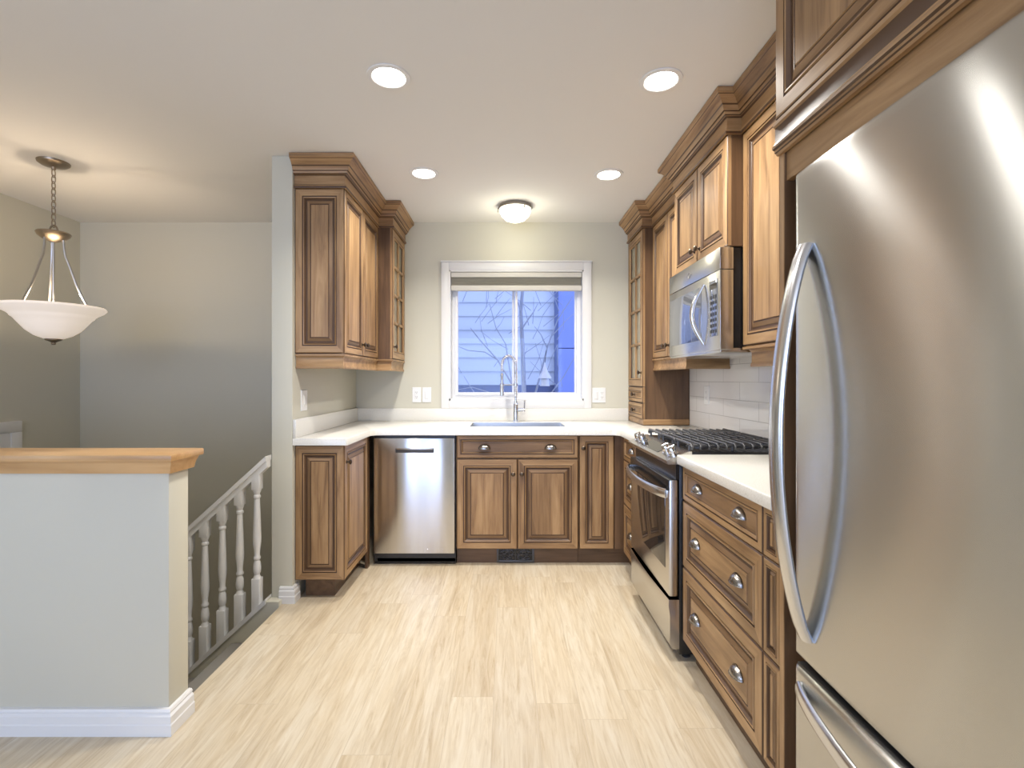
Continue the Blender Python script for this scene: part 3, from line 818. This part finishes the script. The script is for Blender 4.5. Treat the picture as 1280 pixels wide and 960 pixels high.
ct = thing('countertop', (0, 3.6, ZT0), 'white quartz countertop running along the left, back and corner cabinets around the sink', 'countertop')
m = MB()
# U-shaped slab in one outline with a slit to the sink hole
out = [(XLW+.001, YE-.026), (EL-.01, YE-.026)]+rnd(EL-.012, YE-.014, .012, -PI/2, 0)[1:]
cr = .05
out += [(EL+cr-cr*math.cos(a), EY-cr+cr*math.sin(a)) for a in [PI/2*i/6 for i in range(7)]]
out += [(EX-cr+cr*math.sin(a), EY-cr+cr*math.cos(a)) for a in [PI/2*i/6 for i in range(7)]]
out += [(EX, YR1+.004), (XR-.001, YR1+.004), (XR-.001, YB-.001), (XLW+.001, YB-.001)]
hole = [(SKX1, SKY1), (SKX1, SKY0), (SKX0, SKY0), (SKX0, SKY1)]
def fill_holes(loops):
    """triangles covering the first loop minus the others"""
    bm = bmesh.new(); es = []
    for lp in loops:
        vs = [bm.verts.new((p[0], p[1], 0)) for p in lp]
        es += [bm.edges.new((vs[k], vs[(k+1) % len(vs)])) for k in range(len(vs))]
    bm.verts.index_update()
    bmesh.ops.triangle_fill(bm, use_beauty=True, edges=es, normal=(0, 0, 1))
    fs = []
    for f in bm.faces:
        a, b, c = [v.co for v in f.verts]
        ids = [v.index for v in f.verts]
        fs.append(ids if (b-a).cross(c-a).z > 0 else ids[::-1])
    bm.free(); return fs
def inset(poly, d):
    res = []; N_ = len(poly)
    for i in range(N_):
        p0, p1, p2 = Vector(poly[i-1]), Vector(poly[i]), Vector(poly[(i+1) % N_])
        a = (p1-p0).normalized(); b = (p2-p1).normalized()
        na, nb = Vector((-a.y, a.x)), Vector((-b.y, b.x))
        q = p1+(na+nb)/(1+na.dot(nb))*d
        res.append((q.x, q.y))
    return res
r = .006
vs = []; fs = []; base_ = 0; tri = fill_holes([out, hole])
n0 = len(out); n = n0+len(hole)
def both(d): return inset(out, d)+inset(hole, d)
for pl, z in ((out+hole, ZT0), (out+hole, ZT1-r), (both(r*.3), ZT1-r*.3), (both(r), ZT1)): vs += [(p[0], p[1], z) for p in pl]
for L_ in range(3):
    for a0, cnt in ((0, n0), (n0, len(hole))):
        for i in range(cnt):
            j = (i+1) % cnt
            fs.append((L_*n+a0+i, L_*n+a0+j, (L_+1)*n+a0+j, (L_+1)*n+a0+i))
fs += [tuple(t_[::-1]) for t_ in tri]+[tuple(3*n+k for k in t_) for t_ in tri]
m.add(vs, fs, 'quartz')
m.build('quartz_slab', ct, ang=30)
m = MB(); m.box(XLW+.001, XLW+.019, YE-.024, YB-.020, ZT1, 1.018, 'quartz', .003); m.build('upstand', ct)
m = MB(); m.box(XLW+.001, XT-.001, YB-.019, YB-.001, ZT1, 1.0125, 'quartz', .003); m.build('upstand', ct)
m = MB(); slab(m, rnd(EX+.02, YD1-.022, .02, PI, PI/2)[::-1]+[(EX, YP1+.001), (XR-.001, YP1+.001), (XR-.001, YD1-.002)][::1] if False else [(EX+.012, YD1-.002), (EX+.003, YD1-.006), (EX, YD1-.014), (EX, YP1+.001), (XR-.001, YP1+.001), (XR-.001, YD1-.002)], ZT0, ZT1, 'quartz')
o = m.build('countertop'); tag(o, 'white quartz countertop piece between the range and the refrigerator', 'countertop')

# tiled wall area behind the range
m = MB(); m.box(XR-.011, XR-.0005, YP1+.002, YT-.002, ZT1+.001, 1.84, 'tile')
o = m.build('tile_backsplash', smooth=False, origin=(XR-.01, 1.5, 1.0235)); tag(o, 'white glossy subway tile backsplash on the right wall behind the range', 'backsplash')

# ------------------------------------------------------------------ sink and faucet
t = thing('sink', ((SKX0+SKX1)/2, (SKY0+SKY1)/2, .68), 'undermount stainless steel sink basin below the window', 'sink')
m = MB(); z0, z1 = .68, ZT1-.0015; e = .004
def tub(x0, x1, y0, y1, zz): return [(x0, y0, zz), (x1, y0, zz), (x1, y1, zz), (x0, y1, zz)]
r1 = tub(SKX0+.0005, SKX1-.0005, SKY0+.0005, SKY1-.0005, z1); r2 = tub(SKX0+e, SKX1-e, SKY0+e, SKY1-e, z1); r3 = tub(SKX0+.012, SKX1-.012, SKY0+.012, SKY1-.012, z0+.02); r4 = tub(SKX0+.03, SKX1-.03, SKY0+.03, SKY1-.03, z0)
b1 = tub(SKX0+.0005, SKX1-.0005, SKY0+.0005, SKY1-.0005, z1-.04); b3 = tub(SKX0+.008, SKX1-.008, SKY0+.008, SKY1-.008, z0-.004)
vs = r1+r2+r3+r4+b1+b3; fs = []
for a, b in ((0, 4), (4, 8), (8, 12)):
    for k in range(4): fs.append((a+k, a+(k+1) % 4, b+(k+1) % 4, b+k))
fs.append((12, 13, 14, 15))
for a, b in ((0, 16), (16, 20)):
    for k in range(4): fs.append((a+(k+1) % 4, a+k, b+k, b+(k+1) % 4))
fs.append((23, 22, 21, 20))
m.add(vs, fs, 'sinksteel'); m.build('basin', t, ang=50)
m = MB(); m.lathe([(.045, 0), (.045, .003), (.036, .004), (.034, .001)], ((SKX0+SKX1)/2, (SKY0+SKY1)/2, z0+.0005), 'chrome', n=24); m.build('drain', t)

fx, fy = .066, 3.825
t = thing('kitchen_faucet', (fx, fy, ZT1), 'brushed steel spring pull-down faucet behind the sink', 'faucet')
m = MB(); m.lathe([(.027, 0), (.027, .006), (.021, .010), (.0195, .012), (.0195, .135), (.017, .14), (.0135, .142), (.0125, .16)], (fx, fy, ZT1), 'steelblue', n=24); m.build('body', t)
ar = .053; zz = 1.352
pts = [(fx, fy, ZT1+.15), (fx, fy, zz-.1)]+[(fx-ar+ar*math.cos(a), fy-.05*math.sin(a/2)*0-.0*a, zz+ar*1.35*math.sin(a)) for a in [PI*i/20 for i in range(21)]]+[(fx-2*ar, fy, zz-.05)]
m = MB(); m.tube(pts, .0085, 'steelblue', 12); m.build('hose', t)
# coil spring round the arch
dens = []
for i in range(len(pts)-1):
    a, b = Vector(pts[i]), Vector(pts[i+1]); k = max(1, int((b-a).length/.0012))
    dens += [a+(b-a)*j/k for j in range(k)]
dens = [p for p in dens if p.z > 1.10]
hel = []; acc = 0
for i in range(len(dens)-1):
    tg = (dens[i+1]-dens[i]); acc += tg.length; tg.normalize()
    u = Y; w = tg.cross(u).normalized(); an = 2*PI*acc/.0085
    hel.append(dens[i]+(u*math.cos(an)+w*math.sin(an))*.0115)
m = MB(); m.tube(hel, .0022, 'chrome', 5); m.build('spring', t)
hx = fx-2*ar
m = MB(); m.lathe([(.0105, .0), (.0165, .003), (.0165, .06), (.012, .085), (.0105, .15), (.0125, .155), (.0125, .17), (.009, .175)], (hx, fy, 1.115), 'steelblue', n=20); m.build('spray_head', t)
m = MB(); m.tube([(fx, fy, 1.20), (fx-.05, fy, 1.20), (hx+.012, fy, 1.20)], .005, 'steelblue', 8); m.lathe([(.0155, -.01), (.0165, -.006), (.0165, .006), (.0155, .01)], (hx, fy, 1.20), 'steelblue', n=16); m.lathe([(.0165, -.01), (.0165, .01)], (fx, fy, 1.20), 'steelblue', n=16); m.build('support_arm', t)
m = MB(); m.lathe([(.013, .0), (.0135, .012), (.0135, .052), (.012, .056)], (fx+.014, fy, ZT1+.09), 'steelblue', X, 16); m.tube([(fx+.065, fy, ZT1+.09), (fx+.066, fy, ZT1+.13), (fx+.068, fy, ZT1+.165)], [.006, .005, .005], 'steelblue', 10); m.build('lever', t)

# ------------------------------------------------------------------ dishwasher
dx0, dx1 = -.893, -.345
t = thing('dishwasher', ((dx0+dx1)/2, 3.6, 0), 'stainless steel dishwasher built in left of the sink cabinet', 'dishwasher')
m = MB(); m.box(dx0, dx1, YF+.03, YB-.03, .02, ZBT-.001, 'black'); m.build('tub', t)
m = MB(); m.box(dx0+.006, dx1-.004, YF-.008, YF+.03, .085, .852, 'steel_z', .005); d = m.build('door', t)
cx = (dx0+dx1)/2-.0
m = MB(); m.box(cx-.125, cx+.135, YF-.0095, YF-.002, .752, .788, 'iron', .006); m.build('pocket_handle', d)
m = MB(); m.box(cx-.118, cx+.128, YF-.012, YF-.008, .776, .786, 'steel_x', .0015); m.build('handle_lip', d)
m = MB(); m.box(dx0, dx1, YF+.055, YF+.08, .002, .082, 'black', .002); m.box(dx0+.02, dx1-.0, YF+.03, YF+.056, .012, .045, 'rubber', .003); m.build('kick_plate', t)
m = MB(); m.box(dx0+.002, dx1-.002, YF+.004, YF+.03, .852, ZBT, 'black'); m.build('top_gasket', t)

# ------------------------------------------------------------------ floor register in the toe kick
t = thing('floor_register', (.06, YF+.055, 0), 'black scrollwork air register set in the toe kick below the sink', 'air vent')
vx0, vx1, vz0, vz1 = -.071, .183, .006, .108; vy = YF+.052
m = MB(); frame(m, vx0, vx1, vz0, vz1, .014, vy-.004, vy+.007, 'iron', .002); m.build('frame', t)
m = MB(); m.box(vx0+.01, vx1-.01, vy+.003, vy+.007, vz0+.01, vz1-.01, 'black'); m.build('back_plate', t)
m = MB(); cxr = (vx0+vx1)/2; czr = (vz0+vz1)/2
for sx_ in (-1, 1):
    for sz_ in (-1, 1):
        for (r_, ox, oz) in ((.026, .034, .014), (.018, .078, .016), (.012, .055, .026)):
            m.tube([(cxr+sx_*(ox+r_*(1-.035*i)*math.cos(i*.42)), vy-.001, czr+sz_*(oz+(r_*.8)*(1-.035*i)*math.sin(i*.42))) for i in range(20)], .0026, 'iron', 6)
m.tube([(cxr, vy-.001, vz0+.012), (cxr, vy-.001, vz1-.012)], .003, 'iron', 6); m.tube([(vx0+.012, vy-.001, czr), (vx1-.012, vy-.001, czr)], .003, 'iron', 6)
m.build('scrollwork', t)

# ------------------------------------------------------------------ gas range
XRG = .712
t = thing('gas_range', ((XRG+XR)/2, (YR0+YR1)/2, 0), 'slide-in stainless gas range with cast iron grates', 'range')
ry0, ry1 = YR0+.004, YR1-.006
m = MB(); m.box(XRG+.045, XR-.02, ry0+.003, ry1-.003, .03, .904, 'black', .003); m.build('body', t)
for yy in (ry0+.05, ry1-.05):
    m = MB(); m.lathe([(.018, 0.001), (.018, .01), (.012, .012), (.012, .04)], (XRG+.09, yy, 0), 'rubber', n=12); m.build('foot', t)
# oven door
m = MB(); dz0, dz1 = .285, .80
m.box(XRG, XRG+.042, ry0+.002, ry1-.002, dz0, dz1, 'steel_y', .008); d = m.build('oven_door', t)
m = MB(); m.box(XRG-.0025, XRG+.004, ry0+.055, ry1-.05, dz0+.11, dz1-.064, 'oven_glass', .002); m.build('window', d)
zh = dz1-.062
hp = [(XRG-.010-.052*math.sin(PI*i/24)**.65, ry1-.012-(ry1-ry0-.024)*i/24, zh) for i in range(25)]
m = MB(); m.tube(hp, .021, 'steelblue', 14, sx=.42, up=(1, 0, 0))
for q in (hp[0], hp[-1]): m.box(XRG-.012, XRG+.002, q[1]-.012, q[1]+.012, zh-.016, zh+.016, 'steelblue', .003)
m.build('handle', d)
m = MB(); m.box(XRG-.0022, XRG+.004, ry0+.004, ry1-.004, dz1-.062, dz1-.003, 'black', .002); m.build('vent_trim', d)
m = MB(); m.box(XRG+.03, XRG+.046, ry0+.002, ry1-.002, dz1, .868, 'black'); m.build('vent_strip', t)
# storage drawer with bowed front
m = MB(); n_ = 16; vs = []; fs = []; zz_ = (.055, .075, .20, .245, .272)
for i in range(n_+1):
    s_ = i/n_; y = ry1-.003-(ry1-ry0-.006)*s_; bo = .020*math.sin(PI*s_)
    for z, kx in zip(zz_, (.010, .0, .0, -.006-bo*.6, -.004-bo*.5)): vs.append((XRG+kx+.004, y, z+(-.018*math.sin(PI*s_) if z == .20 else 0)))
    vs.append((XRG+.045, y, .272)); vs.append((XRG+.045, y, .055))
k_ = len(zz_)+2
for i in range(n_):
    for j in range(k_): fs.append((i*k_+j, i*k_+(j+1) % k_, (i+1)*k_+(j+1) % k_, (i+1)*k_+j))
fs.append(tuple(range(k_))); fs.append(tuple(n_*k_+j for j in range(k_-1, -1, -1)))
m.add(vs, fs, 'steel_y'); m.build('storage_drawer', t, ang=40)
# control panel wedge
m = MB(); m.prism([(XRG-.006, .868), (XRG-.012, .885), (XRG+.085, .925), (XRG+.10, .925), (XRG+.10, .868)], ry0-.0, ry1+.0, 'steel_y', 'y'); cp = m.build('control_panel', t)
m = MB()
nrm = Vector((-.04, 0, .097)).normalized(); pc = Vector((XRG+.036, 0, .9052)); al = Vector((.097, 0, .04)).normalized()
a, b = ry0+.20, ry1-.20
q = [pc-al*.03+Y*a+nrm*.001, pc+al*.035+Y*a+nrm*.001, pc+al*.035+Y*b+nrm*.001, pc-al*.03+Y*b+nrm*.001]
m.add(q+[p-nrm*.004 for p in q], [(0, 1, 2, 3), (7, 6, 5, 4), (0, 4, 5, 1), (1, 5, 6, 2), (2, 6, 7, 3), (3, 7, 4, 0)], 'glassblack'); m.build('display', cp)
for yy in (ry0+.055, ry0+.135, ry1-.055, ry1-.135):
    m = MB(); c_ = pc+Y*yy
    m.lathe([(.026, 0), (.026, .004), (.019, .006), (.020, .012), (.019, .030), (.016, .034)], c_, 'chrome', nrm, 20)
    p = c_+nrm*.034; m.tube([p-al*.017, p+al*.017], .005, 'chrome', 8); m.build('knob', cp)
# cooktop and grates
m = MB(); m.box(XRG+.09, XR-.015, ry0+.0015, ry1-.0015, .905, .922, 'black', .004); m.box(XR-.06, XR-.015, ry0, ry1, .92, .938, 'steel_y', .004); m.build('cooktop', t)
for (bx, by, r_) in ((.90, .17, .04), (.90, .52, .045), (1.14, .17, .035), (1.14, .52, .04), (1.02, .345, .05)):
    m = MB(); m.lathe([(r_+.012, 0), (r_+.012, .006), (r_, .008), (r_, .016), (r_-.006, .019)], (bx, ry0+by, .922), 'iron', n=24); m.build('burner', t)
gx_ = [XRG+.105+.0385*k for k in range(12)]
secs = [(ry0+.012, ry0+.226), (ry0+.232, ry0+.450), (ry0+.456, ry1-.010)]
for si, (a, b) in enumerate(secs):
    m = MB(); zt = .955
    for i, x in enumerate(gx_):
        r_ = .007 if i in (0, 11) else .0052
        pts = [(x, a+.004, zt-.022), (x, a, zt-.010), (x, a+.008, zt), (x, b-.008, zt), (x, b, zt-.010), (x, b-.004, zt-.022)]
        m.tube(pts, r_, 'iron', 8)
    for yy in (a+.03, b-.03):
        m.tube([(gx_[0], yy, zt-.010), (gx_[-1], yy, zt-.010)], .005, 'iron', 8)
    for x in (gx_[0], gx_[5], gx_[-1]):
        for yy in (a+.035, b-.035): m.tube([(x, yy, zt-.004), (x, yy, .9225)], .006, 'iron', 8)
    m.build('grate', t)

# ------------------------------------------------------------------ microwave
XMW = .935; mz0, mz1 = 1.372, 1.826; my0, my1 = YR0+.004, YR1-.006
t = thing('microwave_oven', ((XMW+XR)/2, (my0+my1)/2, mz0), 'stainless over-the-range microwave mounted under the short cabinet', 'microwave')
m = MB(); m.box(XMW+.055, XR-.013, my0+.006, my1-.006, mz0+.01, mz1, 'black', .003); m.build('body', t)
m = MB(); m.box(XMW+.004, XR-.012, my0+.006, my1-.006, mz0-.012, mz0+.01, 'steel_y', .004); m.build('underside', t)
m = MB(); m.box(XMW, XMW+.06, my0, my1, mz1-.098, mz1-.001, 'steel_y', .003); vp = m.build('vent_panel', t)
yk = my0+.165
m = MB(); m.box(XMW, XMW+.06, my0, my1, mz0, mz1-.100, 'steel_y', .004); d = m.build('door', t)
m = MB(); m.box(XMW-.002, XMW+.004, yk+.045, my1-.028, mz0+.058, mz1-.138, 'mwglass', .002); m.build('window', d)
m = MB(); m.box(XMW-.0015, XMW+.004, my0+.022, my0+.115, mz0+.065, mz1-.135, 'mwglass', .0015)
for r_ in range(7):
    for c_ in range(3): m.box(XMW-.0022, XMW, my0+.032+c_*.026, my0+.050+c_*.026, mz0+.08+r_*.026, mz0+.095+r_*.026, 'rubber')
m.box(XMW-.0022, XMW, my0+.032, my0+.105, mz1-.175, mz1-.150, 'glassblack')
m.build('keypad', d)
hp = [(XMW-.004-.048*math.sin(PI*i/20), yk+.005+.022*math.sin(PI*i/20), mz0+.035+(mz1-.135-mz0-.035)*i/20) for i in range(21)]
m = MB(); m.tube(hp, [.006+.006*math.sin(PI*i/20) for i in range(21)], 'chrome', 12); m.build('handle', d)
m = MB(); yb_ = (my0+my1)/2+.03
m.tube([(XMW-.0012, yb_+.014*math.cos(a), mz1-.05+.014*math.sin(a)) for a in [PI*2*i/20 for i in range(21)]], .0016, 'nickel', 6)
m.tube([(XMW-.0012, yb_-.02, mz1-.052), (XMW-.0012, yb_-.045, mz1-.052)], .0016, 'nickel', 6); m.build('emblem', vp)

# ------------------------------------------------------------------ refrigerator
XFR = .748; fz1, fzg, fzd = 1.778, .531, .505
t = thing('refrigerator', (1.0, (FY0+FY1)/2, 0), 'large stainless steel bottom-freezer refrigerator at the right edge', 'refrigerator')
m = MB(); m.box(XFR+.07, XR-.02, FY0+.006, FY1-.006, .03, fz1-.012, 'fridgeside', .004); m.build('body', t)
def slab_door(name, z0, z1, y0, y1, x, wob, parent):
    """slightly cushioned door skin with rolled edges"""
    ny, nz = 48, 40; vs = []; fs = []; W_ = y1-y0; H_ = z1-z0; r = .014
    for i in range(ny+1):
        for j in range(nz+1):
            # denser near the edges
            s_ = .5-.5*math.cos(PI*i/ny); q_ = .5-.5*math.cos(PI*j/nz)
            y = y0+W_*s_; z = z0+H_*q_
            e = min(y-y0, y1-y, z-z0, z1-z)
            ro = 0 if e >= r else r-math.sqrt(max(0, r*r-(r-e)**2))
            bulge = -.010*math.sin(PI*s_)
            wv = wob*(math.sin(2*PI*s_*1.3+2.4*q_+.4)*.55+.45*math.sin(3.2*PI*q_+1.7*s_+1.0))*math.sin(PI*min(1, s_*1.0))*math.sin(PI*q_)**.5
            vs.append((x+ro+bulge+wv, y, z))
    k = nz+1
    for i in range(ny):
        for j in range(nz): fs.append((i*k+j, i*k+j+1, (i+1)*k+j+1, (i+1)*k+j))
    per = [j for j in range(nz+1)]+[i*k+nz for i in range(1, ny+1)]+[ny*k+j for j in range(nz-1, -1, -1)]+[i*k for i in range(ny-1, 0, -1)]
    o0 = len(vs)
    for p in per: vs.append((x+.066, vs[p][1], vs[p][2]))
    L = len(per)
    for a in range(L): fs.append((per[a], o0+a, o0+(a+1) % L, per[(a+1) % L]))
    fs.append(tuple(o0+a for a in range(L)))
    m = MB(); m.add(vs, fs, 'fridge'); return m.build(name, parent, ang=50)
d = slab_door('door', fzg, fz1, FY0, FY1, XFR, .0022, t)
hy = FY1-.062
hp = []
for i in range(29):
    s_ = i/28; z = .600+(1.575-.600)*s_
    bow = .074*(math.sin(PI*s_)**.75)
    hp.append((XFR-.006-bow, hy, z))
m = MB(); m.tube(hp, .027, 'steelblue', 16, sx=.45, up=(1, 0, 0)); m.build('handle', d)
d = slab_door('freezer_drawer', .075, fzd, FY0, FY1, XFR, .0012, t)
m = MB(); m.box(XFR+.006, XFR+.06, FY0+.006, FY1-.006, fzd-.004, fzd+.006, 'rubber', .002); m.build('gasket', t)
hp = [(XFR-.004-.060*math.sin(PI*i/28)**.75, FY1-.03-(FY1-FY0-.06)*i/28, .452) for i in range(29)]
m = MB(); m.tube(hp, .022, 'steelblue', 16, sx=.42, up=(1, 0, 0)); m.build('handle', d)
m = MB(); m.box(XFR+.06, XFR+.08, FY0+.01, FY1-.01, .008, .07, 'rubber', .003); m.build('kick_grille', t)

# ------------------------------------------------------------------ outlets and switches
def plate(name, label, cat, c, U, N, w, h, kind):
    c = Vector(c); t = thing(name, c-Z*h/2, label, cat, None)
    def pad(mb, u0, u1, v0, v1, d0, d1, mt):
        a = [c+U*u+Z*v+N*d0 for u, v in ((u0, v0), (u1, v0), (u1, v1), (u0, v1))]
        e = .0018
        b = [c+U*u+Z*v+N*d1 for u, v in ((u0+e, v0+e), (u1-e, v0+e), (u1-e, v1-e), (u0+e, v1-e))]
        mb.add(a+b, [(0, 1, 5, 4), (1, 2, 6, 5), (2, 3, 7, 6), (3, 0, 4, 7), (4, 5, 6, 7), (3, 2, 1, 0)], mt)
    m = MB(); pad(m, -w/2, w/2, -h/2, h/2, 0.0005, .006, 'plastic'); m.build('cover_plate', t)
    for kx, kk in kind:
        if kk == 'o':
            m = MB(); pad(m, kx-.015, kx+.015, -.033, .033, .006, .0078, 'plastic')
            for dz in (-.018, .018):
                for du in (-.006, .006): pad(m, kx+du-.0012, kx+du+.0012, dz-.001, dz+.007, .0078, .0082, 'slot')
                pad(m, kx-.002, kx+.002, dz-.009, dz-.005, .0078, .0082, 'slot')
            m.build('receptacle', t)
        else:
            m = MB(); pad(m, kx-.015, kx+.015, -.033, .033, .006, .0085, 'plastic'); pad(m, kx-.012, kx+.012, -.028, .028, .0085, .0115, 'plastic'); m.build('rocker', t)
    return t
px = lambda x: (x-634)*YB/F
pz = lambda y: H0+(474-y)*YB/F
plate('wall_outlet', 'white outlet on the back wall, left one of the close pair', 'outlet', (px(521), YB, pz(493.5)), X, -Y, .070, .120, ((0, 'o'),))
plate('light_switch', 'white switch plate close to the left side of the window casing', 'light switch', (px(533.6), YB, pz(493.5)), X, -Y, .070, .120, ((0, 's'),))
plate('wall_outlet', 'white double-gang plate on the back wall right of the window', 'outlet', (px(748.5), YB, pz(494)), X, -Y, .108, .120, ((-.024, 's'), (.024, 'o')))
plate('light_switch', 'white switch plate on the partition wall above the left counter', 'light switch', (XLW, 2.915, 1.118), Y, X, .085, .122, ((-.0, 's'),))
plate('wall_outlet', 'white outlet set in the subway tile behind the range', 'outlet', (XR-.011, 3.21, 1.14), -Y, -X, .072, .120, ((0, 'o'),))

# ------------------------------------------------------------------ lamps
def recessed(x, y, label):
    t = thing('recessed_light', (x, y, ZC), label, 'ceiling light', 'recessed ceiling lights')
    m = MB(); m.lathe([(.088, -.001), (.087, -.005), (.070, -.007), (.066, -.004), (.066, -.001)], (x, y, ZC), 'white', n=40); m.build('trim_ring', t)
    m = MB(); m.lathe([(.064, -.001), (.064, -.0045), (.03, -.006), (.002, -.0062)], (x, y, ZC), 'led', n=32); m.build('lens', t)
    lamp('recessed_lamp', 'AREA', (0, 0, -.012), P_REC, (1.0, .955, .89), .12, parent=t, spread=2.35)
recessed(-.487, 2.04, 'round recessed ceiling light in the near row on the left')
recessed(.640, 2.066, 'round recessed ceiling light in the near row on the right')
recessed(-.503, 2.995, 'round recessed ceiling light in the far row on the left')
recessed(.617, 3.015, 'round recessed ceiling light in the far row on the right')
cx, cy = .058, 3.56
t = thing('flush_mount_light', (cx, cy, ZC), 'small glowing frosted dome ceiling light above the sink window', 'ceiling light')
m = MB(); m.lathe([(.115, -.001), (.118, -.012), (.122, -.020), (.118, -.026), (.11, -.028)], (cx, cy, ZC), 'nickel', n=40); m.build('pan', t)
m = MB(); m.lathe([(.114, -.026), (.112, -.045), (.098, -.075), (.070, -.100), (.035, -.114), (.003, -.118)], (cx, cy, ZC), 'dome', n=40); m.build('dome', t)
m = MB()
for k in range(3):
    a = PI+k*2*PI/3
    p = Vector((cx+.124*math.cos(a), cy+.124*math.sin(a), ZC-.03)); m.tube([p+Z*.016, p-Z*.006], .004, 'nickel', 8); m.lathe([(.002, -.02), (.006, -.014), (.004, -.006)], p, 'nickel', n=10)
m.build('clip', t)
lamp('flush_lamp', 'POINT', (0, 0, -.21), P_FLUSH, (1.0, .95, .74), .05, parent=t)

# pendant over the stairwell
cx, cy = -2.60, 2.843
t = thing('pendant_light', (cx, cy, ZC), 'bronze chain pendant lamp with alabaster glass bowl over the stairwell', 'pendant lamp')
m = MB(); m.lathe([(.076, -.001), (.074, -.010), (.060, -.020), (.030, -.026), (.012, -.030), (.010, -.045)], (cx, cy, ZC), 'brass', n=32); m.build('canopy', t)
m = MB(); z = ZC-.045; k = 0
while z > 2.135:
    h = .046; a = Vector((1, 0, 0)) if k % 2 else Vector((0, 1, 0)); c_ = Vector((cx, cy, z-h/2+.004))
    m.tube([c_+a*.011*math.cos(q)+Z*(.024*math.sin(q)) for q in [2*PI*i/14 for i in range(15)]], .0028, 'brass', 6); z -= .036; k += 1
m.build('chain', t)
m = MB()
m.tube([Vector((cx+.024*math.cos(q), cy, 2.085+.040*math.sin(q))) for q in [PI*i/14 for i in range(15)]], .005, 'brass', 8)
m.lathe([(.012, .025), (.045, .020), (.076, .022), (.080, .016), (.072, .0), (.05, -.018), (.035, -.024), (.020, -.032), (.010, -.034)], (cx, cy, 2.062), 'brass', n=32); m.build('hub', t)
for k in range(3):
    a = .35+k*2*PI/3; dx_, dy_ = math.cos(a), math.sin(a)
    pr = [(.046, 2.045), (.048, 2.00), (.055, 1.95), (.078, 1.88), (.105, 1.79), (.143, 1.70), (.170, 1.638)]
    m = MB(); m.tube([(cx+dx_*r_, cy+dy_*r_, z_) for r_, z_ in pr], .0065, 'nickel', 8); m.lathe([(.011, -.010), (.011, .010)], (cx+dx_*.17, cy+dy_*.17, 1.638), 'nickel', n=10); m.build('arm', t)
m = MB(); m.tube([(cx, cy, 2.03), (cx, cy, 1.56)], .006, 'nickel', 8); m.build('stem', t)
m = MB()
pr = [(.285, 1.655), (.288, 1.648), (.268, 1.630), (.235, 1.614), (.222, 1.604), (.218, 1.596), (.205, 1.588), (.180, 1.560), (.145, 1.522), (.10, 1.492), (.05, 1.474), (.012, 1.470)]
pr = [(r_*.84, z_) for r_, z_ in pr]
inn = [(r_-.006, z_+.006) for r_, z_ in pr[::-1] if r_ > .02]
m.lathe(pr+[(.006, 1.476)]+inn+[(.239, 1.655)], (cx, cy, 0), 'bowl', n=48, cap=False); m.build('glass_bowl', t, ang=60)
m = MB(); m.lathe([(.006, 0), (.012, .004), (.010, .012), (.018, .018), (.038, .026), (.040, .034), (.02, .036)], (cx, cy, 1.44), 'brass', n=20); m.build('finial', t)
lamp('pendant_lamp', 'POINT', (0, 0, 1.70-ZC), P_PEND, (1.0, .80, .58), .025, parent=t)
